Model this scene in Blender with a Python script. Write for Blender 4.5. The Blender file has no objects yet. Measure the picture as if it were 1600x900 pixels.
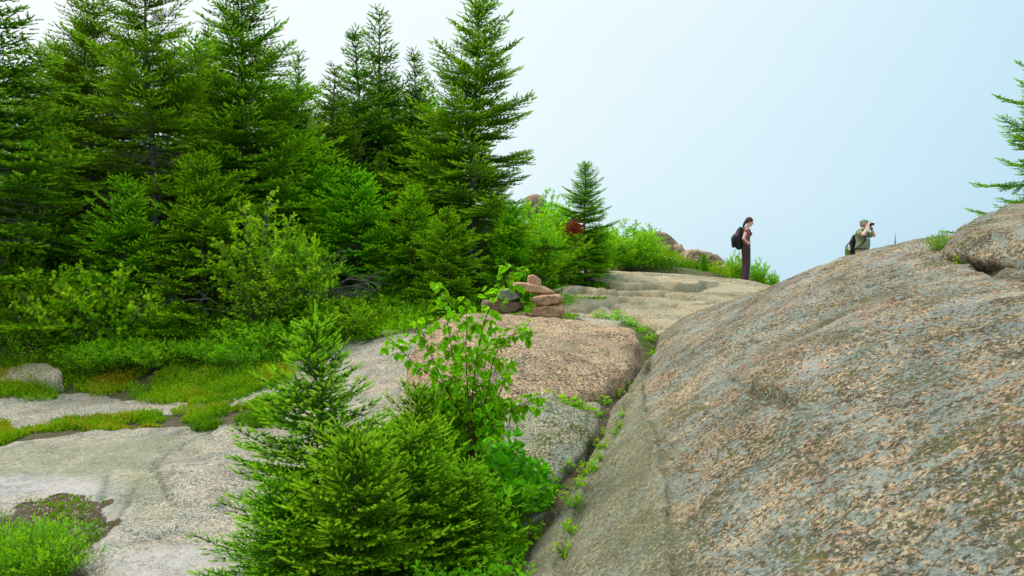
import bpy, bmesh, math, random
import numpy as np
from mathutils import Vector, Matrix
from mathutils.noise import noise as mnoise

R = math.radians
SC = bpy.context.scene
COL = SC.collection

# ------------------------------------------------------------------ camera
F = 1256.0            # focal length in pixels of a 1600 px wide frame
EYE = 1.6
cam_d = bpy.data.cameras.new('camera')
cam_d.sensor_width = 36.0
cam_d.lens = 36.0 * F / 1600.0
cam_d.clip_start = 0.05
cam_d.clip_end = 4000
cam = bpy.data.objects.new('camera', cam_d)
cam.location = (0, 0, EYE)
cam.rotation_euler = (R(90), 0, 0)
COL.objects.link(cam)
SC.camera = cam

# ------------------------------------------------------------------ sky and sun
SUN_EL, SUN_AZ = R(58), R(-62)          # azimuth from +Y towards +X
world = bpy.data.worlds.new('World')
SC.world = world
world.use_nodes = True
wn, wl = world.node_tree.nodes, world.node_tree.links
wn.clear()
w_out = wn.new('ShaderNodeOutputWorld')
w_bg = wn.new('ShaderNodeBackground')
w_bg2 = wn.new('ShaderNodeBackground')
w_add = wn.new('ShaderNodeAddShader')
sky = wn.new('ShaderNodeTexSky')
sky.sky_type = 'NISHITA'
sky.sun_disc = False
sky.sun_elevation = SUN_EL
sky.sun_rotation = SUN_AZ
sky.air_density = 1.0
sky.dust_density = 4.0
w_bg.inputs['Strength'].default_value = 0.01
wl.new(sky.outputs[0], w_bg.inputs['Color'])
# the layer of bright cloud and fog in front of that sky
tc = wn.new('ShaderNodeTexCoord')
nrm = wn.new('ShaderNodeVectorMath'); nrm.operation = 'NORMALIZE'
wl.new(tc.outputs['Generated'], nrm.inputs[0])
dot = wn.new('ShaderNodeVectorMath'); dot.operation = 'DOT_PRODUCT'
gd = Vector((-0.62, 0.30, 0.72)).normalized()
dot.inputs[1].default_value = gd
wl.new(nrm.outputs[0], dot.inputs[0])
ramp = wn.new('ShaderNodeValToRGB')
e = ramp.color_ramp.elements
e[0].position = 0.0; e[0].color = (0.53, 0.76, 0.90, 1)
e[1].position = 1.0; e[1].color = (0.98, 1.0, 1.0, 1)
for p, c in ((0.10, (0.60, 0.82, 0.94, 1)), (0.28, (0.73, 0.90, 0.97, 1)), (0.48, (0.85, 0.96, 0.985, 1)), (0.72, (0.94, 0.99, 1.0, 1))):
    k = e.new(p); k.color = c
wl.new(dot.outputs['Value'], ramp.inputs[0])
cn = wn.new('ShaderNodeTexNoise'); cn.inputs['Scale'].default_value = 2.2; cn.inputs['Detail'].default_value = 4; cn.inputs['Roughness'].default_value = 0.5
cmp_ = wn.new('ShaderNodeMapping'); cmp_.inputs['Scale'].default_value = (1, 1, 2.4); wl.new(nrm.outputs[0], cmp_.inputs['Vector']); wl.new(cmp_.outputs[0], cn.inputs['Vector'])
ma = wn.new('ShaderNodeMath'); ma.operation = 'MULTIPLY_ADD'; ma.inputs[1].default_value = 0.16; wl.new(cn.outputs['Fac'], ma.inputs[0])
mb = wn.new('ShaderNodeMath'); mb.operation = 'SUBTRACT'; mb.inputs[1].default_value = 0.08; wl.new(ma.outputs[0], mb.inputs[0])
wl.new(dot.outputs['Value'], ma.inputs[2]); wl.new(mb.outputs[0], ramp.inputs[0])
wl.new(ramp.outputs[0], w_bg2.inputs['Color'])
sepz = wn.new('ShaderNodeSeparateXYZ'); wl.new(nrm.outputs[0], sepz.inputs[0])
zr = wn.new('ShaderNodeMapRange'); zr.interpolation_type = 'SMOOTHSTEP'
zr.inputs['From Min'].default_value = 0.30; zr.inputs['From Max'].default_value = 1.0
zr.inputs['To Min'].default_value = 0.97; zr.inputs['To Max'].default_value = 1.75
wl.new(sepz.outputs['Z'], zr.inputs['Value']); wl.new(zr.outputs[0], w_bg2.inputs['Strength'])
wl.new(w_bg.outputs[0], w_add.inputs[0])
wl.new(w_bg2.outputs[0], w_add.inputs[1])
wl.new(w_add.outputs[0], w_out.inputs[0])

sun_d = bpy.data.lights.new('sun', 'SUN')
sun_d.energy = 2.6
sun_d.angle = R(16)
sun_d.color = (1.0, 0.95, 0.86)
sun = bpy.data.objects.new('sun', sun_d)
sd = Vector((math.sin(SUN_AZ) * math.cos(SUN_EL), math.cos(SUN_AZ) * math.cos(SUN_EL), math.sin(SUN_EL)))
sun.rotation_euler = sd.to_track_quat('Z', 'Y').to_euler()
sun.location = (-20, 10, 40)
COL.objects.link(sun)

SC.view_settings.view_transform = 'Standard'
SC.view_settings.look = 'None'
SC.view_settings.exposure = 0.0
SC.view_settings.gamma = 1.0
SC.render.engine = 'CYCLES'
SC.cycles.use_denoising = True
SC.cycles.max_bounces = 6
SC.cycles.diffuse_bounces = 3
SC.cycles.transmission_bounces = 4
SC.cycles.transparent_max_bounces = 4

# ------------------------------------------------------------------ small helpers
def tag(o, label=None, cat=None, group=None, kind=None):
    if label: o['label'] = label
    if cat: o['category'] = cat
    if group: o['group'] = group
    if kind: o['kind'] = kind
    return o

def empty(name, loc=(0, 0, 0), rz=0.0):
    o = bpy.data.objects.new(name, None)
    COL.objects.link(o)
    o.location = loc; o.rotation_euler = (0, 0, rz)
    o.empty_display_size = 0.1
    return o

def copy_tree(o, parent=None):
    c = o.copy(); COL.objects.link(c)
    c.parent = parent
    for ch in list(o.children):
        copy_tree(ch, c)
    return c

def mesh_obj(name, mesh, mat, parent=None):
    o = bpy.data.objects.new(name, mesh)
    COL.objects.link(o)
    if mat is not None:
        mesh.materials.clear(); mesh.materials.append(mat)
    o.parent = parent
    return o

def np_mesh(name, V, T, tint=None, smooth=False, quads=False, attrs=None):
    """mesh from numpy arrays of vertices and faces"""
    V = np.ascontiguousarray(V, dtype=np.float32); T = np.ascontiguousarray(T, dtype=np.int32)
    n = T.shape[1]
    me = bpy.data.meshes.new(name)
    me.vertices.add(len(V)); me.vertices.foreach_set('co', V.ravel())
    me.loops.add(T.size); me.loops.foreach_set('vertex_index', T.ravel())
    me.polygons.add(len(T))
    me.polygons.foreach_set('loop_start', np.arange(0, T.size, n, dtype=np.int32))
    me.polygons.foreach_set('loop_total', np.full(len(T), n, dtype=np.int32))
    if smooth: me.polygons.foreach_set('use_smooth', np.ones(len(T), dtype=bool))
    me.update(calc_edges=True)
    if tint is not None:
        a = me.attributes.new('tint', 'FLOAT', 'POINT')
        a.data.foreach_set('value', np.ascontiguousarray(tint, dtype=np.float32))
    for k, v in (attrs or {}).items():
        a = me.attributes.new(k, 'FLOAT', 'POINT')
        a.data.foreach_set('value', np.ascontiguousarray(v, dtype=np.float32))
    return me

def at(px, py, d):
    """a point at forward distance d seen at that spot of the photograph"""
    return Vector(((px - 800) / F * d, d, EYE - (py - 450) / F * d))

# -------- numpy noise
def _h(ix, iy, iz, s):
    h = (ix.astype(np.int64) * 374761393 + iy.astype(np.int64) * 668265263 + iz.astype(np.int64) * 2147483647 + s * 974711) & 0xffffffff
    h = ((h ^ (h >> 13)) * 1274126177) & 0xffffffff
    h = ((h ^ (h >> 16)) * 2246822519) & 0xffffffff
    return ((h ^ (h >> 15)) & 0xffffff) / float(0xffffff) * 2 - 1

def vnoise(x, y, z=None, s=0):
    x = np.asarray(x, float); y = np.asarray(y, float)
    z = np.zeros_like(x) if z is None else np.asarray(z, float)
    ix, iy, iz = np.floor(x), np.floor(y), np.floor(z)
    fx, fy, fz = x - ix, y - iy, z - iz
    u, v, w = fx*fx*fx*(fx*(fx*6-15)+10), fy*fy*fy*(fy*(fy*6-15)+10), fz*fz*fz*(fz*(fz*6-15)+10)
    r = 0
    for dx in (0, 1):
        for dy in (0, 1):
            for dz in (0, 1):
                r = r + _h(ix+dx, iy+dy, iz+dz, s) * (u if dx else 1-u) * (v if dy else 1-v) * (w if dz else 1-w)
    return r

def fbm(x, y, z=None, o=4, s=0, g=0.5):
    r, a = 0, 1.0
    for i in range(o):
        k = 2.03 ** i
        r = r + a * vnoise(np.asarray(x)*k + 17.3*i, np.asarray(y)*k - 9.1*i, None if z is None else np.asarray(z)*k + 3.7*i, s+i)
        a *= g
    return r

def smooth01(t):
    t = np.clip(t, 0, 1); return t*t*(3-2*t)

class Spline2:
    """thin-plate surface z(x, y) through control points"""
    def __init__(self, pts, lam=0.02):
        P = np.array([[p[0], p[1], p[2]] for p in pts], float)
        self.c = P[:, :2]; n = len(P)
        d = np.linalg.norm(self.c[:, None] - self.c[None], axis=2)
        K = self._k(d) + lam * np.eye(n)
        A = np.zeros((n+3, n+3)); A[:n, :n] = K
        A[:n, n] = 1; A[:n, n+1:] = self.c
        A[n:, :n] = A[:n, n:].T
        b = np.zeros(n+3); b[:n] = P[:, 2]
        s = np.linalg.solve(A, b)
        self.w, self.a = s[:n], s[n:]
    def _k(self, d):
        return np.where(d > 1e-9, d*d*np.log(np.maximum(d, 1e-9)), 0)
    def __call__(self, x, y):
        x = np.asarray(x, float); y = np.asarray(y, float)
        r = self.a[0] + self.a[1]*x + self.a[2]*y
        for (cx, cy), w in zip(self.c, self.w):
            d2 = (x-cx)**2 + (y-cy)**2 + 1e-12
            r = r + w * 0.5 * d2 * np.log(d2)
        return r

def seg_dist(x, y, poly, closed=False):
    """distance to a polyline, the side of it, and the fraction along"""
    P = [np.array(p[:2], float) for p in poly]
    if closed: P = P + [P[0]]
    best = np.full(np.shape(x), 1e9); side = np.zeros(np.shape(x)); frac = np.zeros(np.shape(x))
    n = len(P) - 1
    for i in range(n):
        a, b = P[i], P[i+1]; d = b - a; L2 = max(d @ d, 1e-9)
        t = np.clip(((x-a[0])*d[0] + (y-a[1])*d[1]) / L2, 0, 1)
        qx, qy = a[0] + t*d[0], a[1] + t*d[1]
        dd = np.hypot(x-qx, y-qy)
        s = np.sign((x-a[0])*d[1] - (y-a[1])*d[0])
        m = dd < best
        best = np.where(m, dd, best); side = np.where(m, s, side); frac = np.where(m, (i+t)/n, frac)
    return best, side, frac

def in_poly(x, y, poly):
    x = np.asarray(x, float); y = np.asarray(y, float)
    c = np.zeros(x.shape, bool); n = len(poly)
    for i in range(n):
        x1, y1 = poly[i][:2]; x2, y2 = poly[(i+1) % n][:2]
        if y1 == y2: continue
        m = ((y1 > y) != (y2 > y)) & (x < (x2-x1)*(y-y1)/(y2-y1) + x1)
        c ^= m
    return c

def sdist_poly(x, y, poly):
    """positive outside, negative inside"""
    d, _, _ = seg_dist(x, y, poly, True)
    return np.where(in_poly(x, y, poly), -d, d)

def hit(px, py, fn, d0=1.2, d1=60.0, n=3000):
    """where the sight line through a spot of the photograph meets the surface fn(x, y)"""
    d = np.geomspace(d0, d1, n)
    x = (px-800)/F*d; z = EYE - (py-450)/F*d
    m = z < fn(x, d)
    i = int(np.argmax(m)) if m.any() else n-1
    return Vector((x[i], d[i], float(fn(x[i:i+1], d[i:i+1])[0])))

# ------------------------------------------------------------------ materials
def new_mat(name):
    m = bpy.data.materials.new(name); m.use_nodes = True
    nt = m.node_tree
    for n in list(nt.nodes):
        if n.type != 'OUTPUT_MATERIAL': nt.nodes.remove(n)
    return m, nt, nt.nodes.get('Material Output') or nt.nodes[0]

class NB:
    """tiny node builder"""
    def __init__(self, nt): self.nt = nt
    def n(self, t, **kw):
        o = self.nt.nodes.new(t)
        for k, v in kw.items(): setattr(o, k, v)
        return o
    def l(self, a, b): self.nt.links.new(a, b)
    def noise(self, vec, scale, detail=4, rough=0.55, dist=0.0):
        o = self.n('ShaderNodeTexNoise'); o.inputs['Scale'].default_value = scale
        o.inputs['Detail'].default_value = detail; o.inputs['Roughness'].default_value = rough
        o.inputs['Distortion'].default_value = dist
        self.l(vec, o.inputs['Vector']); return o.outputs['Fac']
    def voro(self, vec, scale, feature='F1', out='Color', rnd=1.0):
        o = self.n('ShaderNodeTexVoronoi', feature=feature); o.inputs['Scale'].default_value = scale
        o.inputs['Randomness'].default_value = rnd
        self.l(vec, o.inputs['Vector']); return o.outputs[out]
    def ramp(self, fac, stops, interp='LINEAR'):
        o = self.n('ShaderNodeValToRGB'); o.color_ramp.interpolation = interp
        el = o.color_ramp.elements
        while len(el) > 1: el.remove(el[-1])
        for i, (p, c) in enumerate(stops):
            k = el[0] if i == 0 else el.new(p)
            k.position = p; k.color = (c[0], c[1], c[2], 1) if not isinstance(c, float) else (c, c, c, 1)
        self.l(fac, o.inputs[0]); return o.outputs[0]
    def math(self, op, a, b=None, clamp=False):
        o = self.n('ShaderNodeMath', operation=op); o.use_clamp = clamp
        for i, v in enumerate((a, b)):
            if v is None: continue
            if isinstance(v, (int, float)): o.inputs[i].default_value = v
            else: self.l(v, o.inputs[i])
        return o.outputs[0]
    def mix(self, fac, a, b, blend='MIX'):
        o = self.n('ShaderNodeMix', data_type='RGBA', blend_type=blend)
        if isinstance(fac, (int, float)): o.inputs['Factor'].default_value = fac
        else: self.l(fac, o.inputs['Factor'])
        for nm, v in (('A', a), ('B', b)):
            s = [i for i in o.inputs if i.name == nm and i.type == 'RGBA'][0]
            if isinstance(v, (tuple, list)): s.default_value = (v[0], v[1], v[2], 1)
            else: self.l(v, s)
        return [q for q in o.outputs if q.type == 'RGBA'][0]
    def attr(self, name, out='Fac'):
        o = self.n('ShaderNodeAttribute', attribute_name=name); return o.outputs[out]
    def sep(self, c):
        o = self.n('ShaderNodeSeparateColor'); self.l(c, o.inputs[0]); return o.outputs

def principled(b, col, rough=0.8, bump=None, bstr=0.5, bdist=0.01, out=None, spec=0.3):
    p = b.n('ShaderNodeBsdfPrincipled')
    if isinstance(col, (tuple, list)): p.inputs['Base Color'].default_value = (col[0], col[1], col[2], 1)
    else: b.l(col, p.inputs['Base Color'])
    if isinstance(rough, float): p.inputs['Roughness'].default_value = rough
    else: b.l(rough, p.inputs['Roughness'])
    p.inputs['Specular IOR Level'].default_value = spec
    if bump is not None:
        bn = b.n('ShaderNodeBump'); bn.inputs['Strength'].default_value = bstr; bn.inputs['Distance'].default_value = bdist
        b.l(bump, bn.inputs['Height']); b.l(bn.outputs[0], p.inputs['Normal'])
    if out is not None: b.l(p.outputs[0], out.inputs['Surface'])
    return p

def granite_color(b, vec, pal, grain=75, lichen=0.5, moss=0.5, dark=0.5, pink=0.5, veg=(0.10, 0.13, 0.03),
                  lich_col=(0.25, 0.30, 0.30), blob=1.0, ros_scale=17):
    """speckled granite: crystals, then crusts of lichen and moss that grow on it"""
    wob = b.n('ShaderNodeTexNoise'); wob.inputs['Scale'].default_value = grain*0.6; wob.inputs['Detail'].default_value = 3
    b.l(vec, wob.inputs['Vector'])
    va = b.n('ShaderNodeVectorMath', operation='MULTIPLY_ADD')
    b.l(wob.outputs['Color'], va.inputs[0]); va.inputs[1].default_value = (1.5/grain,)*3; b.l(vec, va.inputs[2])
    wv = va.outputs[0]
    cell = b.sep(b.voro(wv, grain))
    col = b.ramp(cell[0], pal, 'LINEAR')
    cell2 = b.sep(b.voro(wv, grain*1.9))
    col = b.mix(b.math('MULTIPLY', b.math('GREATER_THAN', cell2[1], 0.80), 0.8), col, (0.05, 0.05, 0.042))
    col = b.mix(b.math('MULTIPLY', b.math('GREATER_THAN', cell2[2], 0.78), 0.8), col, (0.70, 0.62, 0.47))
    big = b.noise(vec, 1.3, 3)
    # pinker fields, still speckled
    pk = b.math('MULTIPLY', b.ramp(b.noise(vec, 1.9, 6, 0.7), ((0.42, 0.0), (0.60, 1.0))), b.ramp(cell[1], ((0.25, 0.15), (0.6, 1.0))))
    col = b.mix(b.math('MULTIPLY', pk, pink), col, (0.58, 0.29, 0.18), 'MIX')
    # dark weathering crust in grains
    dn = b.math('ADD', b.math('MULTIPLY', b.noise(wv, 48*blob, 5, 0.7), 0.7), b.math('MULTIPLY', b.noise(vec, 5, 4, 0.6), 0.3))
    dm = b.ramp(dn, ((0.575 - 0.06*dark, 0.0), (0.615 - 0.06*dark, 1.0)))
    col = b.mix(b.math('MULTIPLY', dm, min(1.0, dark*1.1)), col, b.mix(cell2[0], (0.05, 0.052, 0.042), (0.15, 0.14, 0.11)))
    # grey-blue crust lichen in small rosettes
    lv = b.n('ShaderNodeTexVoronoi', feature='F1'); lv.inputs['Scale'].default_value = ros_scale*blob; b.l(wv, lv.inputs['Vector'])
    ls = b.sep(lv.outputs['Color'])
    ln = b.math('ADD', b.math('MULTIPLY', b.noise(wv, 26*blob, 5, 0.65), 0.8), b.math('MULTIPLY', b.noise(vec, 3.1, 4, 0.6), 0.45))
    lm = b.ramp(ln, ((0.715 - 0.09*lichen, 0.0), (0.745 - 0.09*lichen, 1.0)))
    ros = b.math('MULTIPLY', b.math('LESS_THAN', lv.outputs['Distance'], 0.42), b.math('GREATER_THAN', ls[0], 0.90 - 0.12*lichen))
    lm = b.math('MAXIMUM', lm, ros)
    lc = b.mix(b.noise(vec, 90, 3), tuple(v*0.6 for v in lich_col), tuple(v*1.4 for v in lich_col))
    col = b.mix(b.math('MULTIPLY', lm, min(1.0, lichen*1.1)), col, lc)
    # olive moss
    mn = b.math('ADD', b.math('MULTIPLY', b.noise(wv, 42*blob, 5, 0.7), 0.75), b.math('MULTIPLY', b.noise(vec, 2.3, 4, 0.6), 0.40))
    mm = b.ramp(mn, ((0.67 - 0.08*moss, 0.0), (0.70 - 0.08*moss, 1.0)))
    mc = b.mix(b.noise(vec, 90, 3), (veg[0]*0.5, veg[1]*0.5, veg[2]*0.5), (veg[0]*1.5, veg[1]*1.5, veg[2]*1.3))
    col = b.mix(b.math('MULTIPLY', mm, min(1.0, moss*1.4)), col, mc)
    # broad weathering
    col = b.mix(1.0, col, b.ramp(big, ((0.3, (0.74, 0.76, 0.74)), (0.7, (1.12, 1.08, 1.04)))), 'MULTIPLY')
    h = b.math('ADD', b.math('MULTIPLY', cell[0], 0.6), b.math('MULTIPLY', b.noise(vec, grain*0.35, 7, 0.72), 2.0))
    h = b.math('SUBTRACT', h, b.math('MULTIPLY', dm, 0.5))
    h = b.math('ADD', h, b.math('MULTIPLY', mm, 0.5*moss))
    return col, h, wv

PAL_PINK = ((0.0, (0.09, 0.08, 0.06)), (0.2, (0.27, 0.22, 0.15)), (0.4, (0.50, 0.38, 0.24)), (0.58, (0.56, 0.33, 0.20)), (0.75, (0.40, 0.36, 0.27)), (0.88, (0.66, 0.55, 0.38)), (1.0, (0.70, 0.60, 0.44)))
PAL_GREY = ((0.0, (0.19, 0.18, 0.155)), (0.3, (0.33, 0.30, 0.25)), (0.6, (0.42, 0.37, 0.30)), (1.0, (0.52, 0.47, 0.39)))
PAL_OLIVE = ((0.0, (0.12, 0.12, 0.085)), (0.3, (0.28, 0.25, 0.17)), (0.6, (0.36, 0.30, 0.21)), (1.0, (0.48, 0.41, 0.29)))

def granite_mat(name, pal=PAL_PINK, bstr=0.6, bdist=0.012, tone=(1, 1, 1), stretch=(1, 1, 1), **kw):
    m, nt, out = new_mat(name); b = NB(nt)
    t = b.n('ShaderNodeTexCoord'); mp = b.n('ShaderNodeMapping')
    mp.inputs['Scale'].default_value = stretch
    b.l(t.outputs['Object'], mp.inputs['Vector'])
    col, h, wv = granite_color(b, mp.outputs[0], pal, **kw)
    # dark olive tone in the cracks, broken up by noise (attribute painted along real grooves)
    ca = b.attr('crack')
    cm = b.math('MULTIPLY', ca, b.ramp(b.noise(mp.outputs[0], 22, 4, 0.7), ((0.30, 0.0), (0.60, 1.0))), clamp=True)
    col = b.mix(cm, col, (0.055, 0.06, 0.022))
    ga = b.attr('green')
    gm = b.math('MULTIPLY', ga, b.ramp(b.noise(mp.outputs[0], 34, 6, 0.8), ((0.22, 0.0), (0.50, 0.92))), clamp=True)
    col = b.mix(gm, col, b.ramp(b.noise(mp.outputs[0], 70, 6, 0.8), ((0.32, (0.11, 0.12, 0.06)), (0.48, (0.27, 0.28, 0.17)), (0.66, (0.45, 0.44, 0.33)))))
    col = b.mix(1.0, col, (tone[0], tone[1], tone[2]), 'MULTIPLY')
    principled(b, col, 0.88, h, bstr, bdist, out, 0.25)
    return m

M = {}
M['outcrop'] = granite_mat('granite_outcrop', PAL_PINK, 1.0, 0.03, tone=(1.20, 1.18, 1.07), grain=60, lichen=0.85, moss=0.62, dark=1.0, pink=0.5, lich_col=(0.36, 0.41, 0.41), veg=(0.15, 0.17, 0.05), ros_scale=13)
M['boulder_pink'] = granite_mat('granite_pink', PAL_PINK, 0.9, 0.02, grain=58, lichen=0.3, moss=0.3, dark=0.85, pink=0.35, tone=(1.24, 1.11, 1.0))
M['boulder_grey'] = granite_mat('granite_grey', PAL_OLIVE, 0.8, 0.015, grain=66, lichen=0.85, moss=0.95, dark=0.6, pink=0.15, tone=(0.98, 1.02, 0.93), lich_col=(0.30, 0.33, 0.31))
M['ledge'] = granite_mat('granite_ledge', PAL_GREY, 0.6, 0.02, tone=(1.12, 1.06, 0.92), grain=50, lichen=0.2, moss=0.4, dark=0.35, pink=0.35, veg=(0.2, 0.2, 0.09))
M['cairn_pink'] = granite_mat('granite_cairn_pink', PAL_PINK, 0.6, 0.01, tone=(1.12, 0.92, 0.78), grain=90, lichen=0.1, moss=0.1, dark=0.4, pink=0.6)
M['cairn_grey'] = granite_mat('granite_cairn_grey', PAL_GREY, 0.6, 0.01, tone=(0.72, 0.78, 0.68), grain=90, lichen=0.7, moss=0.4, dark=0.5, pink=0.0)
M['cairn_dark'] = granite_mat('granite_cairn_dark', PAL_PINK, 0.6, 0.01, tone=(0.55, 0.45, 0.38), grain=90, lichen=0.2, moss=0.3, dark=0.7, pink=0.1)
M['far_rock'] = granite_mat('granite_far', PAL_PINK, 0.7, 0.04, tone=(1.05, 0.94, 0.86), grain=22, lichen=0.5, moss=0.35, dark=0.6, pink=0.35, blob=0.4)

# ground: rock slab, soil and needle litter by the attribute soil
def ground_mat():
    m, nt, out = new_mat('ground'); b = NB(nt)
    t = b.n('ShaderNodeTexCoord'); vec = t.outputs['Object']
    col, h, wv = granite_color(b, vec, PAL_GREY, grain=65, lichen=0.3, moss=0.35, dark=0.55, pink=0.2, veg=(0.22, 0.23, 0.11), blob=0.8)
    col = b.mix(1.0, col, b.ramp(b.noise(vec, 2.2, 8, 0.75), ((0.32, (0.70, 0.72, 0.72)), (0.5, (0.98, 0.98, 0.97)), (0.7, (1.16, 1.13, 1.10)))), 'MULTIPLY')
    # pale washed rock and green-tinged rock
    pale = b.math('MULTIPLY', b.attr('pale'), b.ramp(b.noise(vec, 9, 6, 0.7), ((0.3, 0.15), (0.6, 0.9))), clamp=True)
    col = b.mix(pale, col, b.mix(b.noise(vec, 60, 4, 0.8), (0.34, 0.30, 0.30), (0.66, 0.60, 0.58)))
    gr = b.math('MULTIPLY', b.attr('green'), b.ramp(b.noise(vec, 14, 6, 0.75), ((0.30, 0.0), (0.60, 0.75))), clamp=True)
    col = b.mix(gr, col, (0.25, 0.265, 0.15))
    ck = b.math('MULTIPLY', b.attr('crack'), b.ramp(b.noise(vec, 18, 4, 0.7), ((0.25, 0.1), (0.55, 0.95))), clamp=True)
    col = b.mix(ck, col, (0.09, 0.105, 0.08))
    col = b.mix(1.0, col, (0.96, 0.99, 1.0), 'MULTIPLY')
    soil = b.ramp(b.noise(vec, 55, 6, 0.75), ((0.30, (0.04, 0.028, 0.02)), (0.5, (0.13, 0.095, 0.065)), (0.68, (0.27, 0.21, 0.16))))
    red = b.ramp(b.noise(vec, 6, 4), ((0.5, 0.0), (0.65, 0.6)))
    soil = b.mix(red, soil, (0.13, 0.055, 0.032))
    mossy = b.ramp(b.noise(vec, 4, 5, 0.7), ((0.42, 0.0), (0.56, 0.85)))
    soil = b.mix(b.math('MULTIPLY', mossy, b.attr('mossy')), soil, b.ramp(b.noise(vec, 70, 4, 0.7), ((0.3, (0.03, 0.06, 0.01)), (0.7, (0.13, 0.17, 0.03)))))
    f = b.math('ADD', b.attr('soil'), b.math('MULTIPLY', b.math('SUBTRACT', b.noise(vec, 16, 6, 0.7), 0.5), 0.9))
    f = b.ramp(f, ((0.46, 0.0), (0.54, 1.0)))
    col = b.mix(f, col, soil)
    hh = b.math('ADD', h, b.math('MULTIPLY', f, b.math('MULTIPLY', b.noise(vec, 60, 5, 0.8), 4.0)))
    principled(b, col, 0.9, hh, 0.7, 0.012, out, 0.2)
    return m
M['ground'] = ground_mat()

def leaf_mat(name, stops, transl=0.35, rough=0.5, obj_var=0.25, spec=0.35):
    m, nt, out = new_mat(name); b = NB(nt)
    c = b.ramp(b.attr('tint'), stops)
    oi = b.n('ShaderNodeObjectInfo')
    v = b.math('ADD', b.math('MULTIPLY', oi.outputs['Random'], obj_var), 1 - obj_var/2)
    hs = b.n('ShaderNodeHueSaturation'); b.l(v, hs.inputs['Value'])
    b.l(b.math('ADD', b.math('MULTIPLY', oi.outputs['Random'], 0.024), 0.488), hs.inputs['Hue'])
    b.l(c, hs.inputs['Color']); c = hs.outputs[0]
    p = principled(b, c, rough, spec=spec)
    tr = b.n('ShaderNodeBsdfTranslucent')
    b.l(b.mix(1.0, c, (1.25, 1.3, 0.75), 'MULTIPLY'), tr.inputs['Color'])
    mx = b.n('ShaderNodeMixShader'); mx.inputs[0].default_value = transl
    b.l(p.outputs[0], mx.inputs[1]); b.l(tr.outputs[0], mx.inputs[2]); b.l(mx.outputs[0], out.inputs['Surface'])
    return m

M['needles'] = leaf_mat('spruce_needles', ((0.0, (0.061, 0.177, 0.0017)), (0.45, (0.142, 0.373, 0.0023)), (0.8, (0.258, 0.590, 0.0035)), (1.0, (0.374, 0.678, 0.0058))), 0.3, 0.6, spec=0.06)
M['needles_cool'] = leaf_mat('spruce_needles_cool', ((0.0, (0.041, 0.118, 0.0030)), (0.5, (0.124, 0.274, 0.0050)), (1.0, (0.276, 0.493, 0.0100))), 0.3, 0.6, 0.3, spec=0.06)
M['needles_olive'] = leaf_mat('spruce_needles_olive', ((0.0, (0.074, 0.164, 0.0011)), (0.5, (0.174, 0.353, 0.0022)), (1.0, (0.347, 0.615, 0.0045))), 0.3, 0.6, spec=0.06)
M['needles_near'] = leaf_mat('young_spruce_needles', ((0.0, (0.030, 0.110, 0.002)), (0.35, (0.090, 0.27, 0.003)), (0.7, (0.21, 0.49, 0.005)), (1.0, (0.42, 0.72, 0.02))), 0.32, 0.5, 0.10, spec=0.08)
M['leaves'] = leaf_mat('broad_leaves', ((0.0, (0.094, 0.265, 0.0034)), (0.5, (0.222, 0.514, 0.0046)), (1.0, (0.463, 0.735, 0.0115))), 0.4, 0.45, spec=0.06)
M['leaves_dark'] = leaf_mat('laurel_leaves', ((0.0, (0.039, 0.179, 0.0030)), (0.6, (0.098, 0.359, 0.0050)), (1.0, (0.182, 0.524, 0.0100))), 0.3, 0.4, spec=0.06)
M['birch_leaf'] = leaf_mat('birch_leaves', ((0.0, (0.139, 0.379, 0.0040)), (1.0, (0.265, 0.560, 0.0060))), 0.42, 0.42, obj_var=0.8, spec=0.06)
M['cover'] = leaf_mat('ground_cover_leaves', ((0.0, (0.066, 0.189, 0.0034)), (0.45, (0.172, 0.363, 0.0046)), (0.80, (0.307, 0.451, 0.0069)), (0.93, (0.372, 0.350, 0.0115)), (1.0, (0.332, 0.124, 0.0115))), 0.3, 0.6, 0.1, spec=0.06)
M['heath'] = leaf_mat('heath_leaves', ((0.0, (0.072, 0.244, 0.0036)), (0.6, (0.197, 0.488, 0.0060)), (0.97, (0.373, 0.637, 0.0096)), (1.0, (0.33, 0.50, 0.010))), 0.32, 0.55, 0.2, spec=0.06)
M['dead_leaf'] = leaf_mat('dead_red_needles', ((0.0, (0.22, 0.03, 0.01)), (1.0, (0.45, 0.07, 0.02))), 0.2, 0.6, 0.1)
M['grass'] = leaf_mat('grass_blades', ((0.0, (0.050, 0.151, 0.0030)), (0.6, (0.131, 0.311, 0.0060)), (1.0, (0.262, 0.340, 0.0150))), 0.35, 0.5, 0.1, spec=0.06)

def bark_mat(name, c1, c2, scale=30):
    m, nt, out = new_mat(name); b = NB(nt)
    t = b.n('ShaderNodeTexCoord'); mp = b.n('ShaderNodeMapping'); mp.inputs['Scale'].default_value = (1, 1, 0.4)
    b.l(t.outputs['Object'], mp.inputs['Vector'])
    n = b.noise(mp.outputs[0], scale, 6, 0.7)
    principled(b, b.ramp(n, ((0.35, c1), (0.65, c2))), 0.9, n, 0.8, 0.01, out, 0.15)
    return m
M['bark'] = bark_mat('spruce_bark', (0.055, 0.042, 0.034), (0.19, 0.165, 0.145))
M['bark_grey'] = bark_mat('weathered_twigs', (0.08, 0.07, 0.06), (0.21, 0.19, 0.17))
M['stem_red'] = bark_mat('birch_stem', (0.10, 0.035, 0.02), (0.20, 0.09, 0.05), 60)
M['stem_green'] = bark_mat('young_spruce_stem', (0.10, 0.075, 0.03), (0.21, 0.16, 0.07), 60)

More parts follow.
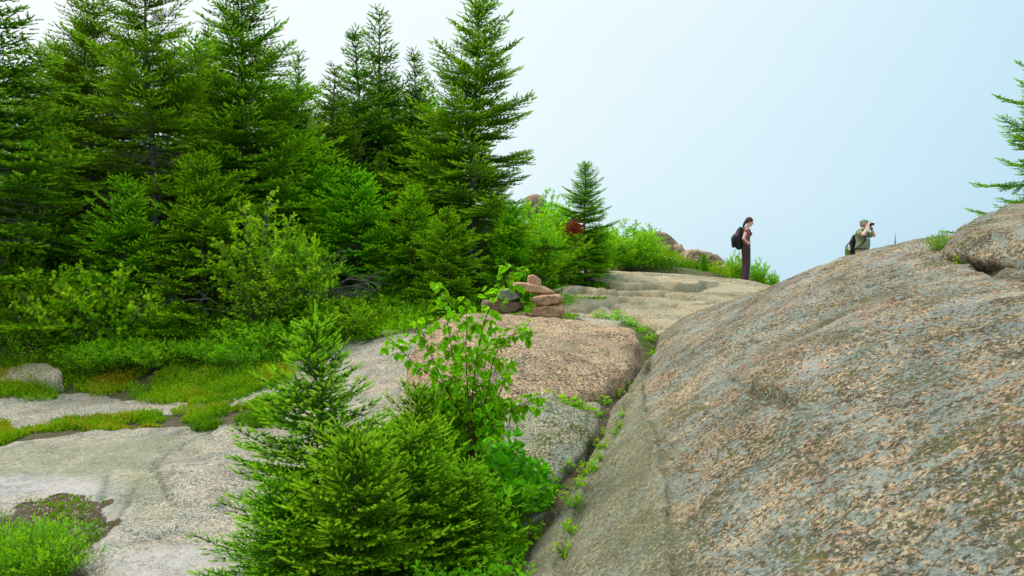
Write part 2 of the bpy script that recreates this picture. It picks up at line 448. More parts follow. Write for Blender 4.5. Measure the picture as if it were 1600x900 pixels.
def plain(name, c, rough=0.7, var=0.25, scale=40, spec=0.3, bdist=0.003):
    m, nt, out = new_mat(name); b = NB(nt)
    t = b.n('ShaderNodeTexCoord'); n = b.noise(t.outputs['Object'], scale, 4, 0.6)
    lo = tuple(v*(1-var) for v in c); hi = tuple(min(1, v*(1+var)) for v in c)
    principled(b, b.ramp(n, ((0.35, lo), (0.65, hi))), rough, n, 0.4, bdist, out, spec)
    return m
M['skin'] = plain('skin', (0.72, 0.44, 0.34), 0.55, 0.06, 20)
M['hair'] = plain('brown_hair', (0.055, 0.026, 0.018), 0.5, 0.4, 60)
M['hair_grey'] = plain('greying_hair', (0.22, 0.17, 0.13), 0.6, 0.3, 60)
M['shirt_rose'] = plain('dusty_rose_cotton', (0.33, 0.12, 0.13), 0.85, 0.15, 25)
M['trousers'] = plain('dark_brown_cloth', (0.060, 0.034, 0.038), 0.85, 0.25, 25)
M['pack_black'] = plain('black_nylon', (0.012, 0.013, 0.022), 0.55, 0.3, 30)
M['strap'] = plain('black_webbing', (0.015, 0.015, 0.02), 0.6, 0.2, 60)
M['shoe'] = plain('dark_leather', (0.05, 0.035, 0.03), 0.6, 0.2, 40)
M['shirt_green'] = plain('olive_cotton', (0.19, 0.22, 0.125), 0.88, 0.12, 25)
M['cap_green'] = plain('faded_green_cap', (0.16, 0.27, 0.17), 0.85, 0.1, 40)
M['khaki'] = plain('khaki_cloth', (0.28, 0.25, 0.13), 0.88, 0.12, 30)
M['pack_green'] = plain('moss_green_nylon', (0.10, 0.17, 0.03), 0.6, 0.2, 30)
M['pack_white'] = plain('pale_bottle_plastic', (0.65, 0.65, 0.6), 0.4, 0.05, 30)
M['optic'] = plain('black_rubber_armour', (0.015, 0.015, 0.03), 0.4, 0.2, 80)
M['eye'] = plain('eye_dark', (0.03, 0.02, 0.015), 0.2, 0.1, 80)
M['lip'] = plain('lip', (0.45, 0.16, 0.14), 0.5, 0.05, 80)

# ------------------------------------------------------------------ terrain shapes
GP = [at(*p) for p in (
    (-150, 900, 4.35), (100, 900, 4.3), (350, 900, 4.4), (560, 900, 4.3), (700, 900, 4.2), (800, 905, 4.15),
    (100, 780, 6.0), (350, 760, 6.3), (200, 680, 8.3), (0, 690, 8.2), (400, 680, 8.2), (0, 640, 9.8), (230, 632, 9.9), (450, 640, 8.8),
    (0, 600, 10.8), (200, 592, 11.2), (350, 590, 11.0), (100, 520, 12.3), (300, 530, 12.2), (480, 545, 12.0), (560, 545, 11.6),
    (620, 600, 9.6), (540, 620, 9.0), (600, 512, 13.4), (700, 500, 13.5), (100, 470, 14.2), (400, 478, 14.2), (740, 492, 12.2), (850, 500, 11.8),
    (620, 640, 8.3), (700, 640, 7.9), (800, 640, 7.4), (850, 780, 5.5), (905, 690, 6.8), (960, 645, 7.7), (985, 575, 9.3), (1025, 522, 11.3),
    (700, 800, 5.4), (600, 780, 5.8),
    (-200, 470, 14.5), (-300, 560, 10.5), (0, 447, 18), (400, 445, 18), (700, 445, 18), (860, 436, 20), (800, 445, 18.5),
    (200, 420, 24), (600, 405, 25), (960, 419, 24.0), (1050, 421, 24.2), (1150, 432, 24), (850, 395, 27), (400, 380, 34), (0, 380, 34),
    (1000, 392, 36), (1060, 405, 36), (1100, 415, 34), (1150, 434, 32), (1200, 462, 30), (900, 365, 42), (600, 330, 46), (200, 340, 48),
    (1000, 420, 45), (1200, 480, 40), (700, 380, 60))]
GP += [Vector(v) for v in ((0, 0, -0.02), (-4, 0, 0), (-3, 2.5, 0), (-8, 5, 0.15), (-15, 8, 0.5), (-20, 15, 1.2), (-10, -8, 0.0), (8, -8, 0.2), (2.5, 10, 0.2), (3.5, 14, 0.5),
    (6, 18, 0.6), (10, 22, 0.6), (14, 18, 0.3), (8, 12, 0.5), (14, 8, 0.5), (6, 3, 0.1), (16, 28, 0.0), (25, 25, -3), (25, 5, -1), (14, 40, -2), (20, 60, -8),
    (-40, 20, 3), (-40, 50, 5), (-30, 80, 3), (0, 90, 0), (-40, -20, 1), (0, -40, -1), (40, -20, -5), (45, 30, -9))]
_G = Spline2(GP, 0.01)

def G0(x, y):
    x = np.asarray(x, float); y = np.asarray(y, float)
    cx, cy = np.clip(x, -60, 60), np.clip(y, -50, 100)
    z = _G(cx, cy)
    r = np.hypot(x-cx, y-cy)
    return z - r*0.35

def poly_on(fn, pts):
    return [tuple(hit(px, py, fn)[:2]) for px, py in pts]

# areas of the ground, traced on the ground
MOSS_STRIP = poly_on(G0, ((-60, 690), (-60, 655), (60, 662), (130, 648), (190, 655), (250, 640), (330, 634), (400, 640), (440, 622), (475, 628), (440, 660), (330, 672), (250, 668), (150, 674), (60, 688)))
BANK = poly_on(G0, ((-150, 628), (-20, 618), (60, 622), (130, 612), (200, 622), (250, 622), (300, 632), (350, 630), (400, 622), (425, 600), (440, 580), (480, 560), (520, 528), (610, 530), (650, 522), (660, 500), (640, 470), (300, 462), (-150, 462)))
HOLE = poly_on(G0, ((-150, 800), (0, 790), (60, 776), (110, 775), (140, 790), (150, 815), (130, 840), (140, 880), (130, 930), (-150, 960)))
HOLE_DEEP = poly_on(G0, ((-150, 800), (0, 795), (70, 788), (105, 800), (95, 815), (30, 815), (-20, 830), (-150, 840)))
CREVICE = poly_on(G0, ((740, 920), (780, 830), (830, 760), (800, 700), (780, 650), (790, 600), (860, 590), (930, 600), (960, 570), (985, 530), (960, 512), (1010, 505), (1045, 512), (1060, 560), (990, 680), (930, 800), (870, 930)))
UNDER = poly_on(G0, ((600, 920), (440, 900), (420, 800), (470, 740), (560, 700), (640, 660), (720, 640), (800, 660), (850, 760), (800, 920)))
BEHIND_PINK = poly_on(G0, ((640, 520), (640, 480), (900, 480), (900, 512)))
PATCH = poly_on(G0, ((380, 640), (420, 612), (470, 585), (500, 600), (470, 640), (430, 660)))

GROUND_CRACKS = [(poly_on(G0, ((345, 668), (300, 692), (255, 722), (232, 752), (215, 770), (180, 812), (140, 850))), 0.016, 0.03),
                 (poly_on(G0, ((240, 725), (248, 765), (275, 790), (300, 790))), 0.016, 0.022),
                 (poly_on(G0, ((175, 810), (200, 825), (255, 830), (270, 820), (300, 828))), 0.012, 0.02),
                 (poly_on(G0, ((165, 745), (165, 770), (145, 800), (150, 815))), 0.018, 0.02)]

def soil_mask(x, y):
    w = 0.16 * fbm(x*2.2, y*2.2, o=4, s=5)
    s = np.zeros(np.shape(x))
    for P, k in ((MOSS_STRIP, 1), (BANK, 1), (HOLE, 1), (CREVICE, 1), (UNDER, 1), (BEHIND_PINK, 1)):
        d = sdist_poly(x, y, P) + w
        s = np.maximum(s, smooth01(0.5 - d/0.16))
    far = smooth01((np.hypot(x, y) + 2.5*fbm(x*0.3, y*0.3, o=3, s=9) - 13.5)/0.8)
    s = np.maximum(s, far)
    right = smooth01((x - 0.5*np.abs(fbm(x, y, s=3)) - 1.5)/0.3)
    back = smooth01((-y + 0.5)/2.0)
    return np.maximum(np.maximum(s, right), back*0.6)

def G(x, y):
    x = np.asarray(x, float); y = np.asarray(y, float)
    z = G0(x, y)
    near = np.exp(-(np.hypot(x, y-8)/25)**2)
    z = z + near*(0.05*fbm(x*0.7, y*0.7, o=3, s=21) + 0.012*fbm(x*3.1, y*3.1, o=3, s=22) + 0.005*fbm(x*11, y*11, o=2, s=24))
    z = z + (1-near)*0.5*fbm(x*0.12, y*0.12, o=4, s=23)*smooth01((np.hypot(x, y)-45)/30)
    d = sdist_poly(x, y, HOLE_DEEP)
    z = z - 0.10*smooth01(0.5 - d/0.3)
    d = sdist_poly(x, y, HOLE) + 0.08*fbm(x*2, y*2, s=31)
    z = z - 0.035*smooth01(0.5 - d/0.12)
    for P in (MOSS_STRIP,):
        d = sdist_poly(x, y, P) + 0.1*fbm(x*2, y*2, s=33)
        z = z - 0.03*smooth01(0.5 - d/0.15)
    for P, wd, dp in GROUND_CRACKS:
        d, sd_, fr = seg_dist(x + 0.03*fbm(x*5, y*5, s=41), y + 0.03*fbm(x*5, y*5, s=42), P)
        z = z - 1.2*dp*np.exp(-(d/wd)**2) - sd_*0.5*dp*np.exp(-d/0.35)*(1-np.exp(-(d/0.02)**2))
    # exfoliation steps of the near slab
    st = fbm(x*0.45 + 3, y*0.6, o=3, s=51)*4
    fr = st - np.floor(st)
    z = z + near*0.02*(np.floor(st) + smooth01((fr-0.85)/0.15)) * smooth01((11-y)/3)
    return z

def sinh_axis(n, a, b, c, k):
    """axis from a to b, finest near c"""
    ta, tb = math.asinh((a-c)/k), math.asinh((b-c)/k)
    return c + k*np.sinh(np.linspace(ta, tb, n))

def grid_mesh(name, xs, ys, fn, attrs=None, keep=None):
    X, Y = np.meshgrid(xs, ys)
    Z = fn(X, Y)
    V = np.stack([X.ravel(), Y.ravel(), Z.ravel()], 1)
    nx, ny = len(xs), len(ys)
    i = np.arange(nx*ny).reshape(ny, nx)
    T = np.stack([i[:-1, :-1].ravel(), i[:-1, 1:].ravel(), i[1:, 1:].ravel(), i[1:, :-1].ravel()], 1)
    A = {k: f(X, Y).ravel() for k, f in (attrs or {}).items()}
    if keep is not None:
        m = keep(X, Y).ravel()
        T = T[m[T].all(axis=1)]
        used = np.zeros(len(V), bool); used[T.ravel()] = True
        idx = np.cumsum(used) - 1
        V = V[used]; T = idx[T]; A = {k: v[used] for k, v in A.items()}
    return np_mesh(name, V, T, smooth=True, attrs=A)

def ground_crack_attr(x, y):
    r = np.zeros(np.shape(x))
    for P, wd, dp in GROUND_CRACKS:
        d, _, _ = seg_dist(x, y, P); r = np.maximum(r, 0.9*np.exp(-(d/(wd*1.25))**2))
    return r
PALE = poly_on(G0, ((-150, 760), (60, 740), (170, 745), (160, 820), (190, 850), (350, 830), (360, 930), (120, 930), (160, 880), (150, 800), (60, 770), (-150, 790)))
GREENISH = poly_on(G0, ((-100, 700), (200, 690), (320, 690), (240, 750), (230, 800), (180, 800), (160, 750), (-100, 740)))
def fine_axis(a, b, step, lo, hi, n):
    """even steps from a to b, then growing steps out to lo and hi"""
    mid = np.arange(a, b, step)
    up = b + (np.geomspace(step, step + hi - b, n) - step)
    dn = a - (np.geomspace(step, step + a - lo, n) - step)[1:][::-1]
    return np.concatenate([dn, mid, up])
gx = fine_axis(-7.0, 2.2, 0.031, -900, 900, 75)
gy = fine_axis(3.4, 13.0, 0.033, -500, 1200, 75)
LOG_G = (len(gx), len(gy))
ground_me = grid_mesh('ground', gx, gy, G, {
    'soil': soil_mask,
    'mossy': lambda x, y: smooth01((np.hypot(x, y) - 8)/3)*0.9 + 0.25,
    'crack': ground_crack_attr,
    'pale': lambda x, y: smooth01(0.5 - (sdist_poly(x, y, PALE) + 0.12*fbm(x*1.5, y*1.5, s=61))/0.5),
    'green': lambda x, y: smooth01(0.5 - (sdist_poly(x, y, GREENISH) + 0.15*fbm(x*1.5, y*1.5, s=62))/0.6)})
ground = mesh_obj('ground', ground_me, M['ground'])
tag(ground, 'pale granite slab with soil between and rising under the woods', kind='structure')

# ---- the great rock on the right
OP = [at(*p) for p in (
    (820, 905, 4.1), (850, 832, 4.75), (890, 752, 5.5), (935, 682, 6.5), (985, 602, 8.0), (1010, 562, 9.1), (1038, 515, 11.1),
    (875, 900, 3.75), (1060, 900, 3.0), (1300, 900, 2.35), (1600, 900, 1.9), (1850, 900, 1.6),
    (1000, 760, 4.3), (1060, 700, 4.6), (1060, 560, 7.0), (1200, 700, 3.7), (1200, 560, 5.2), (1200, 480, 8.0), (1120, 482, 10.0),
    (1400, 700, 2.9), (1400, 560, 4.0), (1400, 460, 5.4), (1400, 405, 6.9), (1600, 700, 2.4), (1600, 560, 3.2), (1600, 470, 4.2), (1600, 425, 5.3),
    (1300, 411, 8.6), (1240, 436, 9.8), (1345, 397, 8.4), (1390, 384, 8.2), (1440, 373, 8.0), (1500, 374, 7.6), (1600, 380, 7.0), (1760, 360, 6.5),
    (1200, 456, 11.6), (1100, 486, 11.2), (1052, 503, 11.6), (1300, 500, 5.8))]
OP += [Vector(v) for v in ((0.3, 1, 0.25), (-0.5, 0, 0.1), (1.5, 0, 0.95), (3, 0, 1.55), (3, 2, 1.7), (6, 0, 2.2), (-0.4, 2.4, 0.1), (6, 4, 2.4), (8, 7, 2.3), (10, 4, 2.4),
    (4.9, 10.5, 1.80), (4.2, 13, 1.35), (5.5, 13, 1.3), (6.5, 16, 0.8), (8, 11, 1.7), (11, 10, 1.5), (12, -2, 2.4), (3, -3, 1.2), (0, -3, 0.1))]
_O = Spline2(OP, 0.004)
edge_pts = [at(*p) for p in ((820, 905, 4.1), (850, 832, 4.75), (890, 752, 5.5), (935, 682, 6.5), (985, 602, 8.0), (1010, 562, 9.1), (1036, 515, 11.1))]
O_FOOT = [(-0.9, -3), (-0.6, 0), (-0.25, 2.4)] + [tuple(p[:2]) for p in edge_pts] + [(2.6, 12.2), (4.2, 13.6), (7, 15.5), (12, 13), (13, -3)]
def O0(x, y): return _O(x, y)
O_CRACKS = [  # polyline, width, depth, step (left side lower), reach
    (poly_on(O0, ((1014, 560), (1004, 600), (1010, 650), (1032, 700), (1042, 760), (1050, 830), (1064, 905), (1075, 960))), 0.013, 0.035, 0.06, 0.35),
    (poly_on(O0, ((1012, 566), (975, 640), (935, 720), (905, 790), (882, 860), (872, 905), (860, 960))), 0.04, 0.09, 0.04, 0.4),
    (poly_on(O0, ((1140, 588), (1165, 596), (1185, 610), (1205, 614), (1225, 626), (1245, 634))), 0.022, 0.06, -0.05, 0.14),
    (poly_on(O0, ((1495, 388), (1530, 410), (1558, 424), (1590, 434), (1650, 440))), 0.05, 0.10, 0.0, 0.18)]
def O(x, y):
    x = np.asarray(x, float); y = np.asarray(y, float)
    z = _O(x, y)
    z = z + 0.018*fbm(x*0.9, y*0.9, o=3, s=71) + 0.009*fbm(x*4.5, y*4.5, o=4, s=72, g=0.6)
    # fine hollows left by fallen crystals
    z = z - 0.006*smooth01(fbm(x*18, y*18, o=3, s=73)*1.6)
    for P, wd, dp, st, rc in O_CRACKS:
        wx = x + 0.02*fbm(x*6, y*6, s=74); wy = y + 0.02*fbm(x*6+9, y*6, s=75)
        d, sd_, fr = seg_dist(wx, wy, P)
        end = smooth01(fr/0.12)*smooth01((1-fr)/0.12) if st < 0 else 1.0
        z = z - end*dp*np.exp(-(d/wd)**2)*(0.6 + 0.5*fbm(x*5, y*5, s=76))
        z = z + end*np.where(sd_ > 0, 1, -1)*0.5*st*np.exp(-d/rc)*smooth01(d/0.03)
    e_ = sdist_poly(x, y, O_FOOT) + 0.05*fbm(x*1.7, y*1.7, s=77)
    z = z - 0.05*smooth01((e_+0.35)/0.35)**2 - np.maximum(e_, 0)*2.6 - 2.2*np.maximum(e_-0.08, 0)
    return z
def o_crack_attr(x, y):
    r = np.zeros(np.shape(x))
    for P, wd, dp, st, rc in O_CRACKS:
        d, _, _ = seg_dist(x, y, P); r = np.maximum(r, 0.7*np.exp(-(d/(wd*1.3))**2))
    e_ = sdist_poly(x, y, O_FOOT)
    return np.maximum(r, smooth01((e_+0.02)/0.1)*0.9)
FACET = [tuple(p[:2]) for p in edge_pts] + O_CRACKS[0][0][:-1]
def o_green_attr(x, y):
    d = sdist_poly(x, y, FACET)
    return smooth01(0.6 - d/0.3)*0.72 + 0.2*smooth01((9-x*2-y)/9)
ox = sinh_axis(430, -1.4, 13, 1.5, 1.6)
oy = sinh_axis(430, -3, 16, 4.0, 2.6)
outcrop = mesh_obj('rock_outcrop', grid_mesh('rock_outcrop', ox, oy, O, {'crack': o_crack_attr, 'green': o_green_attr},
                   keep=lambda x, y: sdist_poly(x, y, O_FOOT) < 0.55), M['outcrop'])
tag(outcrop, 'huge lichen-speckled pink granite outcrop sloping up to the right foreground', 'rock')

# ---- the ledge where the woman stands
LP = [at(*p) for p in (
    (870, 499, 12.2), (950, 507, 12.0), (1045, 510, 11.5), (900, 470, 14.5), (1000, 470, 15.0), (1100, 472, 14.0), (950, 447, 18.0), (1100, 452, 17.5),
    (890, 430, 20.0), (940, 423, 21.5), (1000, 427, 22.0), (1060, 429, 22.0), (1120, 434, 21.8), (1165, 438, 21.3), (1215, 449, 20.5), (1260, 455, 20),
    (880, 450, 17.0))]
LP += [Vector(v) for v in ((9.2, 21, 1.66), (7.6, 21, 1.5), (11, 20, 1.5), (4.2, 24, 1.9), (2.4, 24, 2.0), (6.5, 23.5, 1.7), (9.5, 24, 1.5), (5.5, 15.5, 1.15), (7.5, 17, 1.1), (11, 17, 1.0))]
_L = Spline2(LP, 0.01)
L_FOOT = [(0.72, 12.0), (1.6, 11.7), (2.45, 11.2), (4.6, 13), (7, 15.5), (12, 17), (13, 23.5), (9, 24.3), (6.5, 24.0), (3, 23.8), (1.3, 22.5), (1.05, 19), (0.85, 15.5)]
def L0(x, y): return _L(x, y)
L_CRACKS = [
    (poly_on(L0, ((905, 432), (925, 440), (950, 446), (985, 449), (1020, 447), (1060, 449), (1100, 443))), 0.05, 0.14, -0.26, 0.5),
    (poly_on(L0, ((885, 455), (910, 452), (950, 458), (1000, 455), (1040, 459), (1090, 466))), 0.04, 0.10, -0.18, 0.5),
    (poly_on(L0, ((935, 462), (965, 476), (1000, 492), (1040, 503))), 0.06, 0.10, -0.08, 0.4),
    (poly_on(L0, ((885, 478), (915, 480), (945, 470), (980, 468), (1050, 474), (1110, 470))), 0.06, 0.09, -0.10, 0.4),
    (poly_on(L0, ((1000, 440), (1080, 452), (1150, 458), (1200, 455))), 0.04, 0.08, -0.12, 0.4)]
def L(x, y):
    x = np.asarray(x, float); y = np.asarray(y, float)
    z = _L(x, y)
    wx = x + 0.3*fbm(x*0.5, y*0.5, s=83)
    z = z + 0.05*fbm(wx*0.35, y*0.9, o=3, s=81) + 0.006*fbm(x*3, y*5, o=3, s=82)
    st = fbm(wx*0.16 + 0.07*y + 7, y*0.55, o=2, s=84)*3.2 + 0.5
    fr = st - np.floor(st)
    z = z + 0.10*(smooth01((fr-0.88)/0.12) - fr)
    for P, wd, dp, sp, rc in L_CRACKS:
        d, sd_, fr = seg_dist(x + 0.1*fbm(x*1.5, y*1.5, s=85), y + 0.1*fbm(x*1.5+5, y*1.5, s=86), P)
        z = z - dp*np.exp(-(d/wd)**2) + np.where(sd_ > 0, 1, -1)*0.5*sp*np.exp(-d/rc)*smooth01(d/0.05)
    e_ = sdist_poly(x, y, L_FOOT) + 0.08*fbm(x*1.3, y*1.3, s=87)
    z = z - 0.06*smooth01((e_+0.4)/0.4)**2 - np.maximum(e_, 0)*1.6
    return z
def l_crack_attr(x, y):
    r = np.zeros(np.shape(x))
    for P, wd, dp, sp, rc in L_CRACKS:
        d, _, _ = seg_dist(x + 0.1*fbm(x*1.5, y*1.5, s=85), y + 0.1*fbm(x*1.5+5, y*1.5, s=86), P)
        r = np.maximum(r, 0.9*np.exp(-(d/(wd*0.6))**2))
    return r
ledge = mesh_obj('rock_ledge', grid_mesh('rock_ledge', np.linspace(0.1, 13.8, 330), np.linspace(10.8, 25, 330), L,
                 {'crack': l_crack_attr, 'green': lambda x, y: 0.35 + 0*x}, keep=lambda x, y: sdist_poly(x, y, L_FOOT) < 0.7), M['ledge'])
tag(ledge, 'flat weathered granite ledge with folded layers under the standing woman', 'rock')

def Zsurf(x, y):
    """height of whatever carries a thing there"""
    x = np.asarray(x, float); y = np.asarray(y, float)
    g = G(x, y)
    o = np.where(sdist_poly(x, y, O_FOOT) < 0.5, O(x, y), -99)
    l = np.where(sdist_poly(x, y, L_FOOT) < 0.6, L(x, y), -99)
    return np.maximum(np.maximum(g, o), l)
def zs(x, y): return float(Zsurf(np.array([x]), np.array([y]))[0])
def gz(x, y): return float(G(np.array([x]), np.array([y]))[0])

# ------------------------------------------------------------------ boulders
def hull_planes(pts):
    bm = bmesh.new()
    for p in pts: bm.verts.new(p)
    r = bmesh.ops.convex_hull(bm, input=bm.verts)
    bm.normal_update()
    c = sum((Vector(p) for p in pts), Vector()) / len(pts)
    pl = {}
    for f in bm.faces:
        n = f.normal.copy(); h = n.dot(f.calc_center_median() - c)
        if h < 0: n, h = -n, -h
        k = (round(n.x, 1), round(n.y, 1), round(n.z, 1))
        if k not in pl or pl[k][2] < f.calc_area(): pl[k] = (n, h, f.calc_area())
    bm.free()
    return c, [(n, h) for n, h, a in pl.values() if a > 1e-5]

def rock_mesh(name, pts, k=9.0, sub=5, amp=0.02, fr=3.0, seed=0, squash_fn=None, dents=()):
    c, planes = hull_planes(pts)
    bm = bmesh.new(); bmesh.ops.create_icosphere(bm, subdivisions=sub, radius=1.0)
    D = np.array([v.co[:] for v in bm.verts]); T = np.array([[v.index for v in f.verts] for f in bm.faces]); bm.free()
    D /= np.linalg.norm(D, axis=1)[:, None]
    N = np.array([n[:] for n, h in planes]); H = np.array([max(h, 1e-3) for n, h in planes])
    q = np.maximum(D @ N.T, 1e-4) / H
    r = (q**k).sum(1)**(-1.0/k)
    P = D * r[:, None]
    size = float(np.linalg.norm(P, axis=1).mean())
    f = fr/size*0.5
    nz = fbm(P[:, 0]*f, P[:, 1]*f, P[:, 2]*f, o=5, s=100+seed, g=0.55)
    P = P * (1 + amp*nz/size*1.0)[:, None]
    P = P + np.array(c[:])
    cav = np.clip(-nz*0.8, 0, 1)*0.4
    return np_mesh(name, P, T, smooth=True, attrs={'crack': cav*0, 'green': cav}), c

def boulder(name, pts, mat, label, cat='boulder', group=None, **kw):
    me, c = rock_mesh(name, [Vector(p) for p in pts], **kw)
    o = mesh_obj(name, me, mat); tag(o, label, cat, group)
    return o

def down(pts, z=None, dz=0.4):
    out = list(pts)
    for p in pts: out.append(Vector((p.x, p.y, (p.z - dz) if z is None else z)))
    return out

pink = [at(*p) for p in ((648, 600, 8.3), (790, 622, 7.7), (900, 622, 7.7), (950, 602, 8.0), (985, 572, 8.5), (1004, 540, 9.1), (996, 512, 9.8), (940, 503, 10.1), (820, 490, 10.3), (705, 483, 10.4), (655, 510, 10.0), (634, 560, 9.3), (760, 535, 8.5), (880, 552, 8.25))]
boulder('boulder', pink + [Vector((p.x, p.y, 0.15)) for p in pink[:12]], M['boulder_pink'], 'broad pink granite boulder behind the leafy birch sapling', sub=6, k=26, amp=0.04, fr=4, seed=1)
sm = [at(*p) for p in ((783, 668, 6.75), (800, 700, 6.2), (822, 745, 5.75), (836, 765, 5.6), (862, 755, 5.7), (905, 712, 6.15), (938, 664, 6.7), (928, 652, 6.95), (872, 610, 7.0), (845, 606, 7.05), (800, 640, 7.0), (878, 640, 6.65))]
boulder('boulder', sm + [Vector((p.x, p.y+0.05, 0.0)) for p in sm[:10]], M['boulder_grey'], 'small wedge-shaped grey boulder in front of the broad pink boulder', sub=6, k=34, amp=0.035, fr=4, seed=2)
cap = [at(*p) for p in ((1486, 376, 6.3), (1496, 356, 6.6), (1532, 332, 7.0), (1600, 314, 7.2), (1700, 300, 7.2), (1820, 320, 7.0), (1820, 440, 5.6), (1640, 440, 5.2), (1570, 422, 5.45), (1508, 398, 5.85), (1486, 388, 6.1), (1600, 365, 5.6), (1700, 365, 5.4), (1530, 360, 6.0))]
boulder('boulder', cap + [p + Vector((0.25, 0.8, -0.2)) for p in cap[:6]], M['outcrop'], 'rounded lichen-covered boulder capping the top right of the outcrop', sub=6, k=22, amp=0.035, fr=4, seed=3)
st = [at(*p) for p in ((788, 826, 5.0), (800, 832, 4.95), (835, 812, 5.1), (852, 800, 5.3), (848, 797, 5.4), (820, 800, 5.4), (800, 812, 5.2))]
boulder('stone', down(st, dz=0.09), M['boulder_grey'], 'flat grey stone lying in the soil of the crevice', 'stone', sub=5, k=14, amp=0.012, fr=4, seed=4)
st = [at(*p) for p in ((914, 636, 7.55), (940, 640, 7.5), (938, 630, 7.7), (928, 626, 7.8), (916, 628, 7.8))]
boulder('stone', down(st, dz=0.12), M['cairn_grey'], 'small blue-grey stone among plants beside the wedge-shaped boulder', 'stone', sub=4, k=10, amp=0.01, fr=4, seed=5)
st = [at(*p) for p in ((-10, 592, 10.7), (104, 590, 10.7), (100, 578, 10.9), (72, 564, 11.3), (35, 566, 11.3), (-10, 578, 11.1))]
boulder('stone', down(st, dz=0.3), M['ledge'], 'low pale rounded rock in the green bank at far left', 'stone', sub=5, k=8, amp=0.02, fr=3, seed=6)
st = [at(*p) for p in ((392, 600, 10.7), (416, 602, 10.6), (414, 592, 10.9), (402, 587, 11.0), (393, 590, 11.0))]
boulder('stone', down(st, dz=0.15), M['ledge'], 'small tan stone at the right end of the mossy bank', 'stone', sub=4, k=8, amp=0.015, fr=3, seed=7)
for i, (px, py, w, d, lab) in enumerate(((290, 612, 30, 10.3, 'low pale stone in the moss in front of the bank'), (610, 522, 40, 13.0, 'flat tan stone between the rounded shrub and the pink boulder'),
                                  (345, 606, 22, 10.6, 'tiny pale stone in the moss right of its neighbour'), (180, 668, 26, 8.6, 'flat chip of rock at the edge of the mossy strip'))):
    p = hit(px, py, G); s = w/F*p.y
    pts = [p + Vector((s*a, s*b_, s*c_)) for a, b_, c_ in ((-.5, 0, 0), (-.3, -.3, .05), (.3, -.35, .04), (.5, 0, .02), (.3, .35, .12), (-.2, .4, .16), (0, 0, .2), (0, 0, -.2))]
    boulder('stone', pts, M['ledge'], lab, 'stone', sub=4, k=8, amp=0.01, fr=3, seed=10+i)

# ---- the cairn of stacked stones
def stone_px(outline, d, th, mat, label, seed, k=28, cat='stone', group='stones of the two-legged cairn', amp=0.016, tilt=0.0):
    """a stone whose outline is seen at distance d and which is th metres deep"""
    pts = []
    cx = sum(p[0] for p in outline)/len(outline); cy = sum(p[1] for p in outline)/len(outline)
    for (px, py) in outline:
        p = at(px, py, d); c = at(cx, cy, d)
        pts.append(p + (c-p)*0.02)
        pts.append(Vector((c.x + (p.x-c.x)*0.75, d + th*0.5, c.z + (p.z-c.z)*0.8 + tilt)))
        pts.append(Vector((c.x + (p.x-c.x)*0.78, d - th*0.45, c.z + (p.z-c.z)*0.78 - tilt)))
    return boulder('stone', pts, mat, label, cat, group, sub=5, k=k, amp=amp, fr=3.2, seed=seed)
CD = 11.0
stone_px(((747, 480), (752, 468), (790, 466), (815, 472), (819, 482), (810, 490), (760, 491)), CD+0.1, 0.4, M['cairn_dark'], 'dark brown base stone of the left leg of the cairn', 21)
stone_px(((772, 466), (778, 452), (800, 450), (812, 456), (815, 466), (800, 471), (780, 469)), CD+0.05, 0.34, M['cairn_grey'], 'grey-green slab on the dark base stone of the cairn', 22)
stone_px(((828, 480), (850, 476), (880, 476), (884, 486), (880, 497), (850, 496), (830, 492)), CD-0.05, 0.4, M['cairn_pink'], 'flat pink-brown base stone of the right leg of the cairn', 23)
stone_px(((825, 466), (830, 462), (845, 460), (878, 459), (880, 470), (872, 478), (838, 480)), CD-0.08, 0.34, M['cairn_pink'], 'chunky wedge of orange granite in the right leg of the cairn', 24, k=14)
stone_px(((799, 441), (812, 440), (850, 446), (868, 456), (866, 461), (830, 459), (800, 452)), CD, 0.36, M['cairn_pink'], 'long tilted pink slab bridging the two legs of the cairn', 25, k=13)
stone_px(((823, 446), (824, 429), (835, 428), (846, 436), (848, 447), (838, 450)), CD-0.02, 0.2, M['cairn_pink'], 'small upright top stone crowning the cairn', 26, k=13, amp=0.008)
stone_px(((800, 494), (812, 488), (835, 490), (860, 495), (885, 498), (880, 506), (820, 504)), CD-0.12, 0.45, M['cairn_dark'], 'low brown slab under the right leg of the cairn', 27)
# tiny cairn on the skyline of the ledge
g2 = 'stones of the tiny far cairn'
stone_px(((928, 422), (932, 418), (950, 418), (954, 423), (940, 425)), 21.2, 0.3, M['cairn_pink'], 'lower flat stone of the tiny cairn at the back of the ledge', 28, group=g2)
stone_px(((933, 418), (937, 414), (948, 414), (950, 418), (942, 420)), 21.2, 0.22, M['cairn_pink'], 'upper flat stone of the tiny cairn at the back of the ledge', 29, group=g2)

